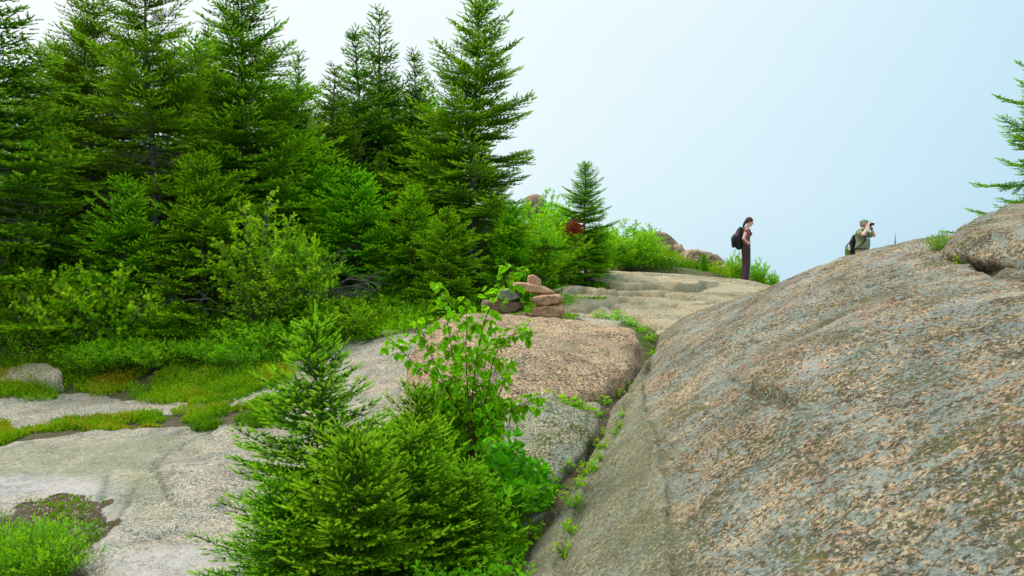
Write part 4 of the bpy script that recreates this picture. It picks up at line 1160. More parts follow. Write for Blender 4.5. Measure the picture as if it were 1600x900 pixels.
# low shrubs of the bank and slope
rngp = np.random.RandomState(91)
gl = 'low green shrubs on the bank below the spruces'
rows = []
for px in range(-40, 680, 42):
    rows.append((px + rngp.uniform(-15, 15), 456 + rngp.uniform(-12, 12), 13.2))
for px in range(-30, 500, 40):
    rows.append((px + rngp.uniform(-15, 15), 482 + rngp.uniform(-12, 14), 12.4))
for px in range(-20, 480, 26):
    rows.append((px + rngp.uniform(-12, 12), 508 + rngp.uniform(-14, 14), 12.0))
for px in range(150, 460, 26):
    rows.append((px + rngp.uniform(-12, 12), 530 + rngp.uniform(-10, 14), 11.5))
for i, (px, ty, d) in enumerate(rows):
    if px > 480 and ty < 500 and d < 13: continue
    place_bush('heath' if i % 2 else 'mound', px, ty, d + rngp.uniform(-.2, .3), 'low green shrub in the dense undergrowth of the bank', gl, rngp.uniform(1.0, 1.5), name='low_shrub', cat='shrub', fn=gz)
for px in range(560, 900, 38):
    place_bush('mound', px + rngp.uniform(-10, 10), 462 + rngp.uniform(-10, 12), 14.2 + rngp.uniform(-.5, .5), 'low shrub at the foot of the woods behind the cairn', 'low shrubs behind the cairn', rngp.uniform(0.8, 1.2), name='low_shrub', cat='shrub', fn=gz)

# laurel around the foot of the sapling
for i, (px, ty, d) in enumerate(((690, 700, 4.95), (735, 690, 5.25), (762, 690, 5.4), (778, 715, 5.3), (760, 750, 5.0), (745, 715, 4.9), (700, 660, 5.5), (768, 772, 5.15))):
    place_bush('laurel', px, ty, d, 'dark laurel shrub with whorled leaves under the birch sapling', 'laurel shrubs under the birch sapling', 1.1, name='laurel_shrub', cat='shrub', fn=gz)
for px, ty, d, lab in ((70, 815, 4.6, 'small leafy plant at the right edge of the grassy hollow'), (25, 808, 4.7, 'small leafy plant at the back of the grassy hollow')):
    place_bush('heath', px, ty, d, lab, None, 0.9, name='leafy_plant', cat='plant', fn=gz)
for i, (px, ty, d, lab) in enumerate(((675, 884, 3.7, 'laurel sprig at the bottom edge in front of the spruces, the larger one'), (745, 890, 3.7, 'laurel sprig at the bottom edge in front of the spruces, the right one'))):
    place_bush('laurel', px, ty, d, lab, None, 0.7, name='laurel_shrub', cat='shrub', fn=gz)

# plants in the crevice between the boulders and the great rock
cre = ((1000, 508, 11.3), (1015, 512, 11.0), (985, 510, 11.6), (1022, 525, 10.6), (1008, 540, 9.9), (1000, 555, 9.5), (990, 575, 9.1), (975, 590, 8.8), (870, 597, 7.7), (890, 602, 7.6), (905, 612, 7.55), (955, 595, 8.5),
       (945, 625, 7.9), (925, 640, 7.4), (960, 610, 8.2), (935, 660, 7.1), (920, 682, 6.9), (905, 700, 6.6), (880, 735, 6.0), (865, 745, 5.85), (850, 762, 5.6), (840, 775, 5.5), (825, 785, 5.4), (860, 600, 7.6), (935, 498, 12.0), (950, 500, 12.0), (965, 503, 11.9), (905, 465, 15), (980, 600, 8.5),
       (785, 845, 4.9), (800, 855, 4.8), (815, 840, 4.9), (835, 815, 5.0))
for (px, ty, d) in cre:
    x = (px-800)/F*d; z = zs(x, d)
    w, f, H, Rx = BV['sprig']
    e_ = empty('leafy_sprig', (x, d, z-0.01), random.uniform(0, 6.28)); s = random.uniform(0.5, 0.85)*(1 + d*0.025)
    e_.scale = (s*1.3, s*1.3, s)
    mesh_obj('stems', w, None, e_); mesh_obj('foliage', f, None, e_)
    tag(e_, 'small leafy sprig growing in the soil of the rock crevice', 'plant', 'leafy sprigs in the crevice')
for (px, py) in ((968, 668), (962, 680), (935, 715), (928, 735), (915, 742), (905, 760), (895, 790), (888, 830), (940, 700), (880, 870), (972, 650)):
    p = hit(px, py, O); w, f, H, Rx = BV['sprig']
    e_ = empty('leafy_sprig', p - Vector((0, 0, 0.02)), random.uniform(0, 6.28)); s = random.uniform(0.4, 0.75)
    e_.scale = (s, s, s)
    mesh_obj('stems', w, None, e_); mesh_obj('foliage', f, None, e_)
    tag(e_, 'tiny leafy sprig rooted in the long crack of the great rock', 'plant', 'tiny sprigs in the crack of the rock')

# ---- birch sapling: every leaf is a piece of its own
def birch_leaf_mesh():
    prof = ((0.0, 0.0), (0.06, 0.20), (0.20, 0.36), (0.38, 0.40), (0.55, 0.33), (0.72, 0.20), (0.86, 0.09), (1.0, 0.0))
    V, T = [], []
    for z_, w_ in prof: V.append((0, 0.02*math.sin(z_*3), z_))
    nL = len(prof)
    for z_, w_ in prof[1:-1]: V.append((-w_, 0.10*w_/0.4 - 0.08*z_*z_, z_ - 0.02))
    for z_, w_ in prof[1:-1]: V.append((w_, 0.10*w_/0.4 - 0.08*z_*z_, z_ - 0.02))
    for s_ in (0, 1):
        o_ = nL + s_*(nL-2)
        T.append((0, 1, o_) if s_ else (0, o_, 1))
        for i in range(nL-3):
            a_, b_, c_, d_ = 1+i, 2+i, o_+i+1, o_+i
            T += [(a_, b_, c_), (a_, c_, d_)]
        T.append((nL-2, nL-1, o_+nL-3))
    return np_mesh('leaf', np.array(V), np.array(T), np.full(len(V), 0.5), smooth=True)
leaf_me = birch_leaf_mesh(); leaf_me.materials.append(M['birch_leaf'])
SB = Vector(((738-800)/F*5.2, 5.2, 0)); SB.z = gz(SB.x, SB.y)
sap = empty('birch_sapling', SB)
tag(sap, 'birch sapling with thin red stems and heart-shaped leaves before the pink boulder', 'sapling')
rs = np.random.RandomState(77)
sw = Wood(); leaf_spots = []
def spx(px, py, d): return np.array(at(px, py, d) - SB)
STEMS = (
    ((738, 690), (722, 620), (708, 560), (700, 510), (692, 470), (680, 440)),
    ((740, 690), (738, 620), (745, 560), (758, 500), (778, 455), (800, 430), (822, 422)),
    ((735, 690), (715, 640), (690, 600), (655, 575), (625, 545), (610, 530)),
    ((742, 690), (760, 620), (772, 560), (790, 530), (815, 520), (830, 525)),
    ((744, 690), (775, 660), (800, 640), (825, 628), (845, 620)),
    ((736, 690), (730, 600), (728, 540), (730, 500), (722, 465)),
    ((740, 690), (750, 640), (755, 590), (762, 540), (765, 500)),
    ((738, 690), (700, 650), (672, 625), (655, 610)),
    ((738, 690), (705, 620), (680, 570), (665, 530), (650, 500)),
    ((738, 690), (715, 630), (712, 580), (718, 540)),
    ((738, 690), (748, 655), (765, 630), (775, 600)),
    ((738, 690), (722, 660), (700, 635), (685, 600)),
    ((738, 690), (735, 650), (728, 620), (735, 585)),
    ((738, 690), (760, 665), (785, 650), (800, 625)),
    ((742, 690), (770, 640), (790, 590), (800, 560)))
for si, st_ in enumerate(STEMS):
    dd0 = 5.2 + rs.uniform(-.05, .05); dend = 5.2 + rs.uniform(-.35, .35)
    pts = [np.array((rs.uniform(-.03, .03), rs.uniform(-.03, .03), -0.03))]
    for i, (px, py) in enumerate(st_):
        f = (i+1)/len(st_); pts.append(spx(px, py, dd0 + (dend-dd0)*f))
    # smooth curve
    fine = []
    for i in range(len(pts)-1):
        p0, p1, p2, p3 = pts[max(i-1, 0)], pts[i], pts[i+1], pts[min(i+2, len(pts)-1)]
        for t in np.linspace(0, 1, 5, endpoint=False):
            fine.append(0.5*((2*p1) + (-p0+p2)*t + (2*p0-5*p1+4*p2-p3)*t*t + (-p0+3*p1-3*p2+p3)*t**3))
    fine.append(pts[-1]); fine = np.array(fine)
    nF = len(fine)
    sw.tube(fine, np.linspace(0.006, 0.0016, nF), 6)
    seg = np.linalg.norm(np.diff(fine, axis=0), axis=1).sum()
    nl = int(seg/0.035)
    for k in range(nl):
        t = 0.16 + 0.84*(k+0.5)/nl
        f = t*(nF-1); i = min(int(f), nF-2); q = fine[i] + (fine[i+1]-fine[i])*(f-i)
        axd = fine[i+1]-fine[i]; axd /= np.linalg.norm(axd)
        a = k*2.4 + rs.uniform(-.4, .4)
        s1 = np.cross(axd, (0, 1, 0)); s1 /= np.linalg.norm(s1); s2 = np.cross(axd, s1)
        out_ = s1*math.cos(a) + s2*math.sin(a)
        if rs.rand() < 0.38 and t < 0.9:   # side twig with several leaves
            l2 = rs.uniform(.06, .15)*(1.2-t*0.5)
            e1 = q + (out_*0.8 + axd*0.5)*l2
            sw.tube([q, (q+e1)/2 + np.array((0, 0, .008)), e1], [0.0018, 0.0014, 0.001], 4)
            for j in range(3):
                b0 = q + (e1-q)*(0.4+0.3*j); pd = out_*rs.uniform(-.2, 1) + rs.normal(0, .5, 3)
                leaf_spots.append((b0, pd))
        else:
            leaf_spots.append((q, out_))
rest_P, rest_D, rest_S, rest_R = [], [], [], []
keep_n = set(rs.permutation(len(leaf_spots))[:300].tolist())
for li, (q, od) in enumerate(leaf_spots):
    od = od/max(np.linalg.norm(od), 1e-6)
    pet = q + (od*0.8 + np.array((0, 0, .3)))*0.018
    sw.tube([q, pet], [0.0009, 0.0008], 3)
    s = rs.uniform(0.052, 0.080)
    d = Vector(od*0.75 + np.array((rs.uniform(-.3, .3), rs.uniform(-.3, .3), -0.65))).normalized()
    tw = rs.uniform(-.9, .9)
    if li not in keep_n:
        rest_P.append(pet); rest_D.append(np.array(d)); rest_S.append(s*0.85); rest_R.append(tw); continue
    o_ = bpy.data.objects.new('leaf', leaf_me); COL.objects.link(o_); o_.parent = sap
    qq = d.to_track_quat('Z', 'Y')
    mm = qq.to_matrix() @ Matrix.Rotation(tw, 3, 'Z')
    if (mm @ Vector((0, 1, 0))).z < 0: mm = mm @ Matrix.Rotation(math.pi, 3, 'Z')
    o_.matrix_local = Matrix.Translation(pet) @ mm.to_4x4() @ Matrix.Diagonal((s, s, s, 1))
if rest_P:
    lv = np.array([v.co[:] for v in leaf_me.vertices]); lt = np.array([p.vertices[:] for p in leaf_me.polygons])
    v, t, ti = stamp((lv, lt), np.array(rest_P), np.array(rest_D), np.array(rest_R), np.array(rest_S), np.array(rest_S), rs.rand(len(rest_P)))
    o_ = mesh_obj('small_leaves', np_mesh('small_leaves', v, t, ti, smooth=True), M['birch_leaf'], sap); o_['kind'] = 'stuff'
LOG.write('birch %d\n' % len(leaf_spots)); LOG.flush()
mesh_obj('stems', sw.mesh('stems'), M['stem_red'], sap)

# ------------------------------------------------------------------ ground cover
def scatter_in(poly, n, rng, wob=0.12, seed=0, fn=G, dens=None):
    P = np.array(poly); lo, hi = P.min(0), P.max(0)
    x = rng.uniform(lo[0], hi[0], n*4); y = rng.uniform(lo[1], hi[1], n*4)
    d = sdist_poly(x, y, poly) + wob*fbm(x*2.2, y*2.2, o=4, s=5)
    m = d < 0
    if dens is not None: m &= rng.rand(len(x)) < dens(x, y)
    x, y = x[m][:n], y[m][:n]
    return x, y, fn(x, y)

def cover(name, label, poly, n, leaf, h, mat, seed, tmpl=LEAF2, wob=0.12, redness=0.0, dens=None, fn=G, tb=0.45, spike=1.0, lump=1.0, clump=0.0, per=70):
    """creeping plants: little upright shoots each with a few leaves, joined"""
    rng = np.random.RandomState(seed)
    nsh = n//6
    if clump:
        # cushions: many shoots round each rooted centre
        cr = clump
        nc = max(8, int(nsh/per))
        cx, cy, _ = scatter_in(poly, nc, rng, wob, seed, fn, dens)
        nc = len(cx); R_ = cr*rng.uniform(0.45, 1.35, nc); H_ = h*rng.uniform(0.5, 1.5, nc)*lump
        T_ = rng.uniform(-.24, .24, nc) + 0.25*fbm(cx*1.3, cy*1.3, o=3, s=seed+3)
        red = smooth01((fbm(cx*2.2, cy*2.2, o=4, s=seed+5, g=0.7)-0.05)/0.4)*(rng.rand(nc) < 0.6)
        red_c = redness*red
        w_ = R_**2; idx = rng.choice(nc, nsh, p=w_/w_.sum())
        a_ = rng.uniform(0, 6.28, nsh); r_ = np.sqrt(rng.rand(nsh))
        x = cx[idx] + np.cos(a_)*r_*R_[idx]; y = cy[idx] + np.sin(a_)*r_*R_[idx]; z = fn(x, y)
        hh = H_[idx]*(0.25 + 0.85*np.sqrt(np.maximum(0, 1-r_**2)))*rng.uniform(.75, 1.15, nsh)
        base_t = tb + T_[idx] + 0.12*(hh/h - 0.5) + red_c[idx]*rng.uniform(0, 1.5, nsh)*(rng.rand(nsh) < 0.6)
        lean = np.stack([np.cos(a_), np.sin(a_)], 1)*r_[:, None]*0.5 + rng.normal(0, .2, (nsh, 2))
        k = nsh
    else:
        x, y, z = scatter_in(poly, nsh, rng, wob, seed, fn, dens)
        k = len(x)
        hh = h*(0.35 + lump*np.clip(0.35 + fbm(x*1.7, y*1.7, o=4, s=seed), 0, 1.3)**1.3*rng.uniform(0.6, 1.15, k))
        base_t = tb + 0.35*fbm(x*1.3, y*1.3, o=3, s=seed+3) + redness*smooth01((fbm(x*2.6, y*2.6, o=5, s=seed+5, g=0.7)-0.15)/0.5)*rng.uniform(0.2, 1.25, k)
        lean = rng.normal(0, .3, (k, 2))
    P, D, TI, S = [], [], [], []
    for j in range(6):
        f = (j+0.6)/6
        P.append(np.stack([x + lean[:, 0]*hh*f, y + lean[:, 1]*hh*f, z + hh*f*rng.uniform(.8, 1.1, k)], 1))
        dd = rng.normal(0, .6, (k, 3)); dd[:, 2] = np.abs(dd[:, 2])*0.8 + 0.25*spike
        D.append(dd); TI.append(base_t + rng.uniform(-.15, .15, k) + 0.1*f); S.append(leaf*rng.uniform(.7, 1.25, k))
    P, D, TI, S = np.concatenate(P), np.concatenate(D), np.concatenate(TI), np.concatenate(S)
    TI = np.clip(TI, 0.02, 0.97)
    v, t, ti = stamp(tmpl, P, D, rng.uniform(0, 6.28, len(P)), S, S, TI)
    o_ = mesh_obj(name, np_mesh(name, v, t, ti), mat)
    tag(o_, label, 'ground cover', kind='stuff')
    return o_
thin = lambda x, y: smooth01((fbm(x*1.6, y*1.6, o=3, s=205) + 0.7)/0.35)
cover('creeping_heath', 'strip of green and rust-red creeping heath between the two pale slabs', MOSS_STRIP, 60000, 0.022, 0.08, M['cover'], 201, redness=0.5, dens=thin, tb=0.40, wob=0.10, lump=1.0, clump=0.13, per=110)
BANK_LOW = poly_on(G0, ((-150, 632), (-20, 620), (60, 624), (130, 614), (200, 624), (250, 624), (300, 634), (350, 634), (400, 624), (430, 600), (470, 560), (430, 545), (300, 545), (100, 550), (-150, 540)))
cover('creeping_heath', 'yellow-green and rust-red heath covering the front of the bank', BANK_LOW, 130000, 0.024, 0.11, M['cover'], 202, redness=0.35, dens=lambda x, y: smooth01((fbm(x*1.3, y*1.3, o=4, s=207) + 0.75)/0.45), tb=0.42, lump=1.1, clump=0.19, per=80)
cover('undergrowth', 'dense green undergrowth on the bank at the foot of the spruces', BANK, 130000, 0.032, 0.20, M['heath'], 203, redness=0.3, tb=0.45, lump=1.2, clump=0.26, per=60,
      dens=lambda x, y: smooth01((sdist_poly(x, y, BANK_LOW) + 0.25)/0.5))
WOODF = [(-14, 13.2), (-14, 19), (1.2, 21), (1.0, 15.5), (0.4, 12.6), (-2.0, 12.6)]
cover('undergrowth', 'green undergrowth on the shaded floor of the woods', WOODF, 60000, 0.045, 0.22, M['heath'], 204, redness=0.2, tb=0.35)
SLOPE = [(1.2, 22.2), (2.6, 23.4), (6.2, 23.6), (7.9, 23.4), (9.5, 27), (9.0, 32), (6.5, 37), (2, 40), (-6, 36), (-6, 24)]
cover('undergrowth', 'bright green heath covering the slope below the far ridge', SLOPE, 90000, 0.07, 0.30, M['cover'], 206, tb=0.30, fn=G, clump=0.5)
cover('creeping_heath', 'scattered small leafy plants in the soil of the crevice', CREVICE, 5000, 0.024, 0.06, M['heath'], 208, dens=lambda x, y: smooth01((fbm(x*1.8, y*1.8, o=3, s=209) + 0.1)/0.3), wob=0.05, fn=G)
HG = poly_on(G0, ((-150, 850), (-20, 815), (40, 812), (75, 830), (92, 860), (98, 930), (-150, 980)))
cover('grass', 'tall bright green grassy plants in the hollow at bottom left', HG, 11000, 0.050, 0.11, M['grass'], 210, clump=0.09, per=40, tmpl=(LEAF_SLIM[0]*np.array((0.55, 1, 1)), LEAF_SLIM[1]), tb=0.5, spike=3.2, redness=0.0)
cover('creeping_heath', 'olive moss tufts along the rim of the hollow at bottom left', HOLE, 5000, 0.018, 0.03, M['cover'], 211, dens=lambda x, y: smooth01((fbm(x*2.3, y*2.3, o=3, s=212) - 0.05)/0.25), tb=0.3)
cover('undergrowth', 'low green growth around the feet of the foreground spruces', UNDER, 14000, 0.035, 0.10, M['heath'], 213, tb=0.4)
cover('undergrowth', 'low green plants behind the broad pink boulder', BEHIND_PINK, 8000, 0.035, 0.10, M['heath'], 214, tb=0.5)

# litter and grit on bare soil
def litter(name, label, poly, n, size, mat, seed, dens=None):
    rng = np.random.RandomState(seed)
    x, y, z = scatter_in(poly, n, rng, 0.08, seed, G, dens)
    k = len(x)
    tv = np.array(((-.5, 0, 0), (.4, -.35, 0), (.5, .3, .05), (-.3, .4, 0), (0.05, 0.05, .45)))
    tt = np.array(((0, 1, 4), (1, 2, 4), (2, 3, 4), (3, 0, 4)))
    D = np.tile(np.array((0.0, 0.0, 1.0)), (k, 1)) + rng.normal(0, .15, (k, 3))
    s = size*rng.uniform(.4, 1.6, k)
    v, t, ti = stamp((tv, tt), np.stack([x, y, z-0.002], 1), D, rng.uniform(0, 6, k), s, s, rng.rand(k))
    o_ = mesh_obj(name, np_mesh(name, v, t, ti), mat)
    tag(o_, label, 'grit', kind='stuff')
GRIT = plain('loose_grit', (0.26, 0.22, 0.18), 0.9, 0.5, 12)
litter('grit', 'loose pale grit on the soil of the hollow', HOLE, 2600, 0.018, GRIT, 301)
litter('grit', 'crumbs of granite on the path patch beside the bank', PATCH, 1500, 0.03, GRIT, 302)
litter('grit', 'crumbs of granite in the soil of the crevice', CREVICE, 1500, 0.018, GRIT, 303)

# grey dead brush under the spruces
dw = Wood(); rq = np.random.RandomState(400)
c = np.array(at(500, 458, 12.7))
for k in range(46):
    a = rq.uniform(-0.5, 0.9); L_ = rq.uniform(.4, 1.0)
    b0 = c + rq.normal(0, 1, 3)*np.array((.45, .25, .12)) - np.array((0.2, 0, 0.05))
    d0 = np.array((math.cos(a), rq.uniform(-.6, .3), math.sin(a)*0.5))
    pts = [b0 + d0*L_*t + np.array((0, 0, 0.12*math.sin(t*3)*L_)) + rq.uniform(-.02, .02, 3) for t in np.linspace(0, 1, 6)]
    dw.tube(pts, np.linspace(.010, .003, 6), 4)
    for j in range(4):
        i = rq.randint(2, 5); q = pts[i]; dw.tube([q, q + (d0*0.5 + rq.normal(0, .5, 3))*L_*.28], [.004, .0015], 3)
tag(mesh_obj('dead_brush', dw.mesh('dead_brush'), M['bark_grey']), 'tangle of dead grey branches under the spruces above the rounded shrub', 'dead branches')
dw = Wood(); c = np.array(at(300, 455, 12.3))
for k in range(26):
    L_ = rq.uniform(.4, .9); b0 = c + rq.normal(0, 1, 3)*np.array((.4, .2, .15)); d0 = np.array((rq.uniform(-.9, .9), -0.5, rq.uniform(-.6, .2)))
    pts = [b0 + d0*L_*t + rq.uniform(-.02, .02, 3) for t in np.linspace(0, 1, 5)]
    dw.tube(pts, np.linspace(.009, .002, 5), 4)
tag(mesh_obj('dead_brush', dw.mesh('dead_brush'), M['bark_grey']), 'small tangle of dead twigs above the bank, left of centre of the woods', 'dead branches')

# ------------------------------------------------------------------ people
def capsule(bm, a, b, ra, rb, flat=1.0, flat_dir=None, seg=12):
    """tapered rounded limb from a to b; flat squeezes it along flat_dir"""
    a, b = Vector(a), Vector(b); d = b-a; L_ = d.length
    z = d.normalized() if L_ > 1e-6 else Vector((0, 0, 1))
    ref = Vector(flat_dir) if flat_dir is not None else (Vector((1, 0, 0)) if abs(z.x) < 0.9 else Vector((0, 1, 0)))
    x = (ref - z*ref.dot(z)).normalized(); y = z.cross(x)
    rings = []
    prof = [(-ra*math.cos(t), ra*math.sin(t)) for t in (0.25, 0.6, 1.05, 1.5708)] + [(L_*f, ra+(rb-ra)*f) for f in (0.25, 0.5, 0.75)] + \
           [(L_ + rb*math.cos(t), rb*math.sin(t)) for t in (1.5708, 1.05, 0.6, 0.25)]
    for h, r in prof:
        ring = []
        for i in range(seg):
            t = 2*math.pi*i/seg
            ring.append(bm.verts.new(a + z*h + x*(r*math.cos(t)*flat) + y*(r*math.sin(t))))
        rings.append(ring)
    for r0, r1 in zip(rings, rings[1:]):
        for i in range(seg):
            bm.faces.new((r0[i], r0[(i+1) % seg], r1[(i+1) % seg], r1[i]))
    bm.faces.new(rings[0][::-1]); bm.faces.new(rings[-1])

def ball(bm, c, r, rot=None):
    v = bmesh.ops.create_icosphere(bm, subdivisions=3, radius=1.0)['verts']
    m = Matrix.Translation(Vector(c)) @ (rot.to_4x4() if rot is not None else Matrix.Identity(4)) @ Matrix.Diagonal((r[0], r[1], r[2], 1))
    bmesh.ops.transform(bm, matrix=m, verts=v)

def fuse(name, bm, mat, parent, voxel=0.008, smooth=4, dec=0.5, wrinkle=0.0):
    """one continuous skin over the limbs collected in bm"""
    bmesh.ops.recalc_face_normals(bm, faces=bm.faces)
    me = bpy.data.meshes.new(name + '_src'); bm.to_mesh(me); bm.free()
    o = bpy.data.objects.new(name + '_src', me); COL.objects.link(o)
    r = o.modifiers.new('r', 'REMESH'); r.mode = 'VOXEL'; r.voxel_size = voxel; r.use_smooth_shade = True
    s = o.modifiers.new('s', 'SMOOTH'); s.factor = 0.5; s.iterations = smooth
    if dec < 1:
        d_ = o.modifiers.new('d', 'DECIMATE'); d_.ratio = dec
    dg = bpy.context.evaluated_depsgraph_get(); dg.update()
    out = bpy.data.meshes.new_from_object(o.evaluated_get(dg)); out.name = name
    bpy.data.objects.remove(o)
    if wrinkle:
        for v in out.vertices:
            p = v.co*14
            v.co += v.normal*wrinkle*mnoise(Vector((p.x, p.y, p.z*1.6)))
    for p in out.polygons: p.use_smooth = True
    q = mesh_obj(name, out, mat, parent)
    return q

def hand(bm, wrist, fwd, palm_n, curl=0.5, s=1.0, thumb_side=1):
    """palm, four bent fingers of unequal length and a thumb from the side of the palm"""
    w = Vector(wrist); f = Vector(fwd).normalized(); n = Vector(palm_n); n = (n - f*n.dot(f)).normalized(); sd_ = f.cross(n)*thumb_side
    capsule(bm, w, w + f*0.075*s, 0.030*s, 0.036*s, 0.45, n)
    for i, (off, ln) in enumerate(((0.027, 0.070), (0.009, 0.078), (-0.009, 0.073), (-0.026, 0.058))):
        p = w + f*0.088*s + sd_*off*s; d = f.copy(); r = 0.0095*s
        for k, fr in enumerate((0.42, 0.32, 0.26)):
            d = (d*math.cos(curl*0.9) + n*math.sin(curl*0.9)).normalized()
            q = p + d*ln*fr*s; capsule(bm, p, q, r, r*0.9, seg=8); p = q; r *= 0.92
    p = w + f*0.03*s + sd_*0.028*s; d = (f*0.6 + sd_*0.65 + n*0.35).normalized()
    q = p + d*0.038*s; capsule(bm, p, q, 0.013*s, 0.011*s, seg=8)
    d = (f*0.8 + sd_*0.15 + n*0.5).normalized(); capsule(bm, q, q + d*0.03*s, 0.011*s, 0.009*s, seg=8)

def head(bm, c, rot, s=1.0):
    """skull, jaw, nose, ears, brow, facing +X of rot"""
    def P(x, y, z): return Vector(c) + rot @ Vector((x*s, y*s, z*s))
    ball(bm, P(-0.008, 0, 0.028), (0.098*s, 0.076*s, 0.095*s), rot)
    ball(bm, P(0.030, 0, -0.045), (0.060*s, 0.052*s, 0.070*s), rot)
    capsule(bm, P(0.02, 0, -0.085), P(0.066, 0, -0.092), 0.030*s, 0.020*s)
    capsule(bm, P(0.082, 0, 0.012), P(0.108, 0, -0.024), 0.009*s, 0.014*s, seg=8)
    for y in (-1, 1):
        capsule(bm, P(-0.008, y*0.076, 0.012), P(-0.014, y*0.080, -0.022), 0.014*s, 0.010*s, 0.6, rot @ Vector((0, 1, 0)), 8)
        capsule(bm, P(0.078, y*0.018, 0.028), P(0.068, y*0.045, 0.028), 0.010*s, 0.008*s, seg=8)
        ball(bm, P(0.055, y*0.038, -0.025), (0.022*s, 0.022*s, 0.02*s))
    capsule(bm, P(0.086, -0.018, -0.055), P(0.086, 0.018, -0.055), 0.010*s, 0.010*s, seg=8)

def face_bits(c, rot, parent, s=1.0):
    def P(x, y, z): return Vector(c) + rot @ Vector((x*s, y*s, z*s))
    for y in (-1, 1):
        bm = bmesh.new(); ball(bm, P(0.079, y*0.030, 0.008), (0.009*s, 0.012*s, 0.007*s), rot)
        me = bpy.data.meshes.new('eye'); bm.to_mesh(me); bm.free(); mesh_obj('eye', me, M['eye'], parent)
    bm = bmesh.new(); capsule(bm, P(0.094, -0.022, -0.056), P(0.094, 0.022, -0.056), 0.0045*s, 0.0045*s, seg=8)
    me = bpy.data.meshes.new('mouth'); bm.to_mesh(me); bm.free(); mesh_obj('mouth', me, M['lip'], parent)

# ---- woman: faces right, hands on hips
wp = at(1166, 438, 21.3)
wz = zs(wp.x, wp.y)
W_ROT = R(-6)
woman = empty('person', (wp.x, wp.y, wz), W_ROT)
tag(woman, 'standing woman in rose top and brown trousers, hand on hip, looking right', 'person')
hips = {s: Vector((0.0, s*0.085, 0.90)) for s in (-1, 1)}
knee = {-1: Vector((0.015, -0.095, 0.49)), 1: Vector((-0.01, 0.10, 0.49))}
ank = {-1: Vector((-0.03, -0.095, 0.085)), 1: Vector((-0.05, 0.11, 0.085))}
hd = Vector((0.085, 0, 1.585)); hrot = Matrix.Rotation(R(16), 3, 'Y')
bm = bmesh.new()
for s in (-1, 1):
    capsule(bm, hips[s], knee[s], 0.082, 0.052); capsule(bm, knee[s], ank[s], 0.052, 0.036)
    capsule(bm, ank[s], ank[s] + Vector((0.14, 0, -0.045)), 0.035, 0.026)
capsule(bm, (-0.01, 0, 0.93), (0.0, 0, 1.12), 0.135, 0.115, 0.72, (1, 0, 0))
capsule(bm, (0.0, 0, 1.10), (-0.005, 0, 1.32), 0.115, 0.145, 0.70, (1, 0, 0))
capsule(bm, (-0.01, -0.13, 1.375), (-0.01, 0.13, 1.375), 0.055, 0.055)
capsule(bm, (0.0, 0, 1.38), (0.06, 0, 1.50), 0.052, 0.047)
head(bm, hd, hrot, 0.98)
for s in (-1, 1):
    sh = Vector((-0.015, s*0.165, 1.375)); el = Vector((-0.115, s*0.245, 1.135)); wr = Vector((-0.005, s*0.200, 1.035))
    capsule(bm, sh, el, 0.044, 0.034); capsule(bm, el, wr, 0.036, 0.023)
    hand(bm, wr, Vector((0.85, -s*0.45, -0.25)), Vector((-0.3, -s*1.0, -0.1)), 0.5, 0.9, thumb_side=s)
body = fuse('body', bm, M['skin'], woman, 0.0065, 3, 0.35)
face_bits(hd, hrot, woman, 0.98)
bm = bmesh.new()
capsule(bm, (0.0, 0, 0.97), (0.0, 0, 1.13), 0.150, 0.128, 0.76, (1, 0, 0))
capsule(bm, (0.0, 0, 1.10), (-0.005, 0, 1.31), 0.128, 0.157, 0.74, (1, 0, 0))
for s in (-1, 1):
    ball(bm, (0.085, s*0.062, 1.27), (0.062, 0.062, 0.062))
    capsule(bm, (-0.01, s*0.08, 1.375), (-0.03, s*0.20, 1.345), 0.060, 0.056)
fuse('shirt', bm, M['shirt_rose'], woman, 0.009, 4, 0.5, 0.006)
bm = bmesh.new()
capsule(bm, (-0.01, -0.02, 0.92), (-0.01, 0.02, 0.98), 0.145, 0.138, 0.80, (1, 0, 0))
for s in (-1, 1):
    capsule(bm, hips[s] + Vector((-0.012, 0, 0.01)), knee[s], 0.105, 0.078)
    capsule(bm, knee[s], ank[s] + Vector((0.0, 0, -0.015)), 0.078, 0.080)
fuse('trousers', bm, M['trousers'], woman, 0.010, 3, 0.5, 0.010)
bm = bmesh.new()
def HP(x, y, z): return hd + hrot @ Vector((x, y, z))
ball(bm, HP(-0.020, 0, 0.040), (0.104, 0.086, 0.094), hrot)
ball(bm, HP(-0.075, 0, 0.000), (0.050, 0.060, 0.065), hrot)
capsule(bm, HP(-0.100, 0, -0.01), HP(-0.118, 0, -0.09), 0.036, 0.036)
capsule(bm, HP(-0.118, 0, -0.09), HP(-0.120, 0.0, -0.21), 0.036, 0.016)
fuse('hair', bm, M['hair'], woman, 0.008, 2, 0.5, 0.004)
for s in (-1, 1):
    bm = bmesh.new(); a_ = ank[s]
    capsule(bm, a_ + Vector((-0.03, 0, -0.035)), a_ + Vector((0.165, 0, -0.050)), 0.044, 0.036, 0.9, (0, 0, 1))
    capsule(bm, a_ + Vector((0, 0, 0.02)), a_ + Vector((-0.01, 0, -0.03)), 0.045, 0.046)
    fuse('shoe', bm, M['shoe'], woman, 0.009, 2, 0.6)

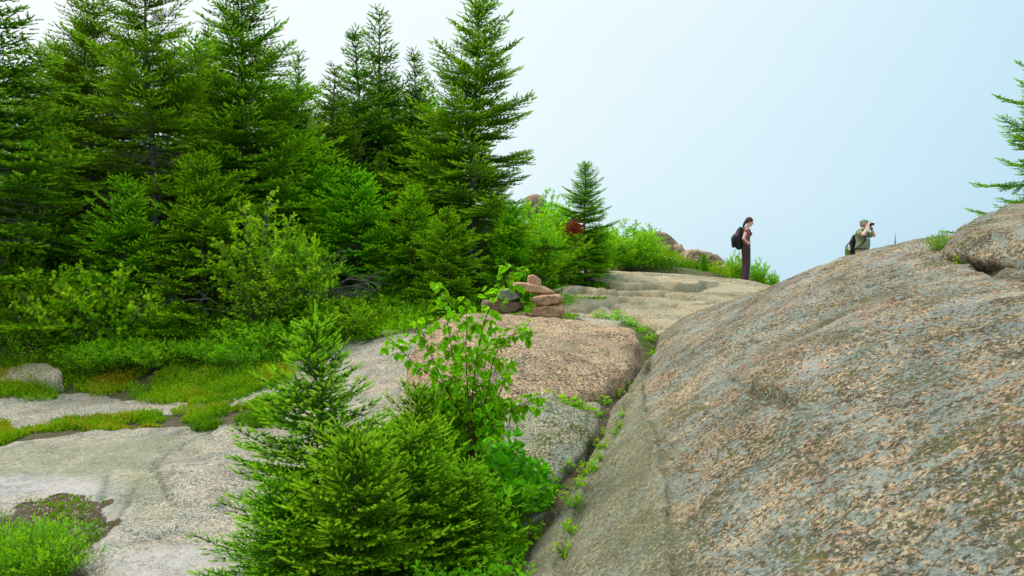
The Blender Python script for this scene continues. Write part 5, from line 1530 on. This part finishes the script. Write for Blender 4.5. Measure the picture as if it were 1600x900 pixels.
pack = empty('backpack', (wp.x, wp.y, wz), W_ROT)
tag(pack, 'full black backpack worn by the woman', 'backpack')
bm = bmesh.new()
capsule(bm, (-0.20, 0, 0.98), (-0.235, 0, 1.14), 0.135, 0.165, 0.78, (1, 0, 0))
capsule(bm, (-0.235, 0, 1.14), (-0.165, 0, 1.36), 0.165, 0.105, 0.72, (1, 0, 0))
fuse('main_bag', bm, M['pack_black'], pack, 0.010, 4, 0.5, 0.012)
bm = bmesh.new(); capsule(bm, (-0.335, 0, 1.00), (-0.345, 0, 1.12), 0.10, 0.10, 0.5, (1, 0, 0))
fuse('front_pocket', bm, M['pack_black'], pack, 0.010, 3, 0.6, 0.006)
for s in (-1, 1):
    bm = bmesh.new()
    pts = [Vector(v) for v in ((-0.11, s*0.09, 1.36), (-0.04, s*0.10, 1.435), (0.07, s*0.10, 1.38), (0.105, s*0.11, 1.28), (0.05, s*0.145, 1.14), (-0.08, s*0.14, 1.06))]
    for p, q in zip(pts, pts[1:]): capsule(bm, p, q, 0.020, 0.020, 0.6, (1, 0, 0), 8)
    fuse('shoulder_strap', bm, M['strap'], pack, 0.008, 2, 0.6)
bm = bmesh.new(); capsule(bm, (-0.13, 0, 1.42), (-0.18, 0, 1.44), 0.012, 0.012, seg=8); fuse('grab_loop', bm, M['strap'], pack, 0.006, 1, 0.8)

# ---- man: seen from the waist up beyond the rock, looking through binoculars
mp = at(1346, 400, 21.0)
mz = EYE - (343-450)/F*21.0 - 1.80
M_ROT = R(-44)
man = empty('person', (mp.x, mp.y, mz), M_ROT)
tag(man, 'man in olive shirt and green cap looking through binoculars behind the rock', 'person')
# a step of rock under him so that he stands on the ledge
if True:
    base = zs(mp.x, mp.y)
    q = Vector((mp.x, mp.y, mz))
    pts = [q + Vector(v) for v in ((-.9, -.5, -.02), (.9, -.5, -.02), (.9, .6, -.02), (-.9, .6, -.02), (-.5, -.8, -.3), (.6, -.8, -.3), (1.1, 0, -.3), (-1.2, 0, -.3), (0, 0, 0.0), (-1, -.7, -1.2), (1, -.7, -1.2), (1, .9, -1.2), (-1, .9, -1.2))]
    boulder('boulder', pts, M['ledge'], 'flat-topped rock hidden behind the outcrop where the man stands', sub=5, k=30, amp=0.01, fr=3, seed=60)
hips = {s: Vector((0.0, s*0.095, 0.93)) for s in (-1, 1)}
knee = {s: Vector((0.02, s*0.11, 0.50)) for s in (-1, 1)}
ank = {s: Vector((-0.02, s*0.12, 0.085)) for s in (-1, 1)}
hd = Vector((0.075, 0, 1.665)); hrot = Matrix.Rotation(R(-4), 3, 'Y')
bm = bmesh.new()
for s in (-1, 1):
    capsule(bm, hips[s], knee[s], 0.09, 0.058); capsule(bm, knee[s], ank[s], 0.056, 0.04)
    capsule(bm, ank[s], ank[s] + Vector((0.15, 0, -0.045)), 0.038, 0.028)
capsule(bm, (0.0, 0, 0.97), (0.01, 0, 1.15), 0.16, 0.16, 0.8, (1, 0, 0))
capsule(bm, (0.01, 0, 1.13), (-0.005, 0, 1.38), 0.155, 0.17, 0.72, (1, 0, 0))
capsule(bm, (-0.01, -0.16, 1.45), (-0.01, 0.16, 1.45), 0.062, 0.062)
capsule(bm, (0.0, 0, 1.45), (0.05, 0, 1.58), 0.064, 0.060)
head(bm, hd, hrot, 1.02)
hand_pos = {}
for s in (-1, 1):
    sh = Vector((0.0, s*0.205, 1.44)); el = Vector((0.19, s*0.36, 1.39)); wr = Vector((0.205, s*0.115, 1.585))
    capsule(bm, sh, el, 0.055, 0.043); capsule(bm, el, wr, 0.044, 0.029)
    hand(bm, wr, Vector((0.10, -s*0.25, 0.95)), Vector((0.35, -s*1.0, -0.2)), 0.60, 1.0, thumb_side=-s)
fuse('body', bm, M['skin'], man, 0.0065, 3, 0.35)
face_bits(hd, hrot, man, 1.02)
bm = bmesh.new()
capsule(bm, (0.0, 0, 0.99), (0.04, 0, 1.15), 0.195, 0.20, 0.90, (1, 0, 0))
capsule(bm, (0.02, 0, 1.13), (-0.005, 0, 1.38), 0.18, 0.19, 0.76, (1, 0, 0))
for s in (-1, 1):
    sh = Vector((0.0, s*0.19, 1.44)); el = Vector((0.19, s*0.36, 1.39))
    capsule(bm, (0, s*0.1, 1.44), sh, 0.075, 0.080); capsule(bm, sh, sh + (el-sh)*0.62, 0.080, 0.078)
fuse('shirt', bm, M['shirt_green'], man, 0.010, 4, 0.5, 0.009)
bm = bmesh.new()
capsule(bm, (0, -0.03, 0.93), (0, 0.03, 0.99), 0.165, 0.168, 0.84, (1, 0, 0))
for s in (-1, 1): capsule(bm, hips[s], knee[s] + Vector((0, 0, -0.02)), 0.115, 0.10)
fuse('shorts', bm, M['khaki'], man, 0.012, 3, 0.5, 0.01)
bm = bmesh.new(); capsule(bm, (0, -0.002, 1.035), (0, 0.002, 1.045), 0.182, 0.182, 0.88, (1, 0, 0))
for s in (-1, 1):
    b2 = bmesh.new(); a_ = ank[s]
    capsule(b2, a_ + Vector((-0.03, 0, -0.03)), a_ + Vector((0.17, 0, -0.045)), 0.05, 0.042)
    capsule(b2, a_ + Vector((0, 0, 0.05)), a_ + Vector((-0.01, 0, -0.03)), 0.052, 0.05)
    fuse('boot', b2, M['shoe'], man, 0.010, 2, 0.6)
bm.free()
def HP(x, y, z): return hd + hrot @ Vector((x, y, z))
bm = bmesh.new()
ball(bm, HP(-0.022, 0, 0.005), (0.094, 0.083, 0.085), hrot)
fuse('hair', bm, M['hair_grey'], man, 0.008, 2, 0.6, 0.003)
cap_e = bmesh.new()
v = bmesh.ops.create_icosphere(cap_e, subdivisions=4, radius=1.0)['verts']
bmesh.ops.delete(cap_e, geom=[q for q in v if q.co.z < -0.02], context='VERTS')
bmesh.ops.transform(cap_e, matrix=Matrix.Translation(HP(-0.008, 0, 0.055)) @ hrot.to_4x4() @ Matrix.Diagonal((0.112, 0.092, 0.085, 1)), verts=cap_e.verts)
me = bpy.data.meshes.new('cap'); cap_e.to_mesh(me); cap_e.free()
for p in me.polygons: p.use_smooth = True
capo = mesh_obj('cap', me, M['cap_green'], man)
sol = bpy.data.meshes.new('brim'); b2 = bmesh.new()
capsule(b2, HP(0.06, 0, 0.062), HP(0.135, 0, 0.055), 0.075, 0.055, 0.10, hrot @ Vector((0, 0, 1)))
b2.to_mesh(sol); b2.free()
mesh_obj('brim', sol, M['cap_green'], capo)
bm = bmesh.new()
for s in (-1, 1):
    pass
w_ = Vector((0.205, 0.115, 1.585)); e_w = Vector((0.19, 0.36, 1.39)); dwv = (e_w-w_).normalized()
capsule(bm, w_ + dwv*0.02, w_ + dwv*0.045, 0.034, 0.034, seg=12)
me = bpy.data.meshes.new('wristwatch'); bm.to_mesh(me); bm.free(); mesh_obj('wristwatch', me, M['optic'], man)

bino = empty('binoculars', (mp.x, mp.y, mz), M_ROT)
tag(bino, 'black binoculars held to the eyes of the man', 'binoculars')
for s in (-1, 1):
    bm = bmesh.new()
    capsule(bm, (0.165, s*0.034, 1.675), (0.215, s*0.036, 1.672), 0.019, 0.022, seg=12)
    capsule(bm, (0.215, s*0.038, 1.672), (0.285, s*0.044, 1.668), 0.030, 0.034, seg=12)
    fuse('barrel', bm, M['optic'], bino, 0.005, 1, 0.6)
bm = bmesh.new(); capsule(bm, (0.215, -0.03, 1.68), (0.215, 0.03, 1.68), 0.012, 0.012, seg=8); capsule(bm, (0.20, 0, 1.682), (0.25, 0, 1.678), 0.011, 0.011, seg=8)
fuse('bridge', bm, M['optic'], bino, 0.005, 1, 0.6)
for s in (-1, 1):
    bm = bmesh.new()
    pts = [Vector(v) for v in ((0.21, s*0.055, 1.66), (0.185, s*0.075, 1.56), (0.15, s*0.085, 1.46), (0.07, s*0.085, 1.525), (-0.02, s*0.06, 1.55))]
    for p, q in zip(pts, pts[1:]): capsule(bm, p, q, 0.009, 0.009, seg=8)
    fuse('neck_strap', bm, M['strap'], bino, 0.006, 1, 0.6)

pack = empty('backpack', (mp.x, mp.y, mz), M_ROT)
tag(pack, 'dark backpack with a green pocket slung low on the back of the man', 'backpack')
bm = bmesh.new()
capsule(bm, (-0.24, 0, 0.88), (-0.27, 0, 1.05), 0.14, 0.16, 0.85, (1, 0, 0)); capsule(bm, (-0.27, 0, 1.05), (-0.18, 0, 1.34), 0.15, 0.09, 0.7, (1, 0, 0))
fuse('main_bag', bm, M['pack_black'], pack, 0.010, 4, 0.5, 0.012)
bm = bmesh.new(); capsule(bm, (-0.30, -0.13, 0.85), (-0.31, -0.13, 1.02), 0.075, 0.07, 0.8, (0, 1, 0)); fuse('side_pocket', bm, M['pack_green'], pack, 0.009, 3, 0.6, 0.006)
bm = bmesh.new(); capsule(bm, (-0.25, -0.16, 1.02), (-0.26, -0.165, 1.12), 0.032, 0.030); fuse('water_bottle', bm, M['pack_white'], pack, 0.008, 1, 0.6)
for s in (-1, 1):
    bm = bmesh.new()
    pts = [Vector(v) for v in ((-0.14, s*0.10, 1.36), (-0.06, s*0.11, 1.50), (0.07, s*0.115, 1.49), (0.135, s*0.125, 1.37), (0.155, s*0.15, 1.25), (0.06, s*0.20, 1.12), (-0.12, s*0.17, 1.02))]
    for p, q in zip(pts, pts[1:]): capsule(bm, p, q, 0.021, 0.021, 0.6, (1, 0, 0), 8)
    fuse('shoulder_strap', bm, M['strap'], pack, 0.008, 2, 0.6)
bm = bmesh.new(); capsule(bm, (0.145, -0.12, 1.34), (0.145, 0.12, 1.34), 0.012, 0.012, seg=8); fuse('chest_strap', bm, M['strap'], pack, 0.006, 1, 0.6)
bm = bmesh.new()
pr = None
for i in range(17):
    a = math.pi*2*i/16; q = Vector((0.172*math.cos(a), 0.196*math.sin(a), 1.03))
    if pr is not None: capsule(bm, pr, q, 0.020, 0.020, seg=8)
    pr = q
fuse('hip_belt', bm, M['strap'], pack, 0.009, 2, 0.6)
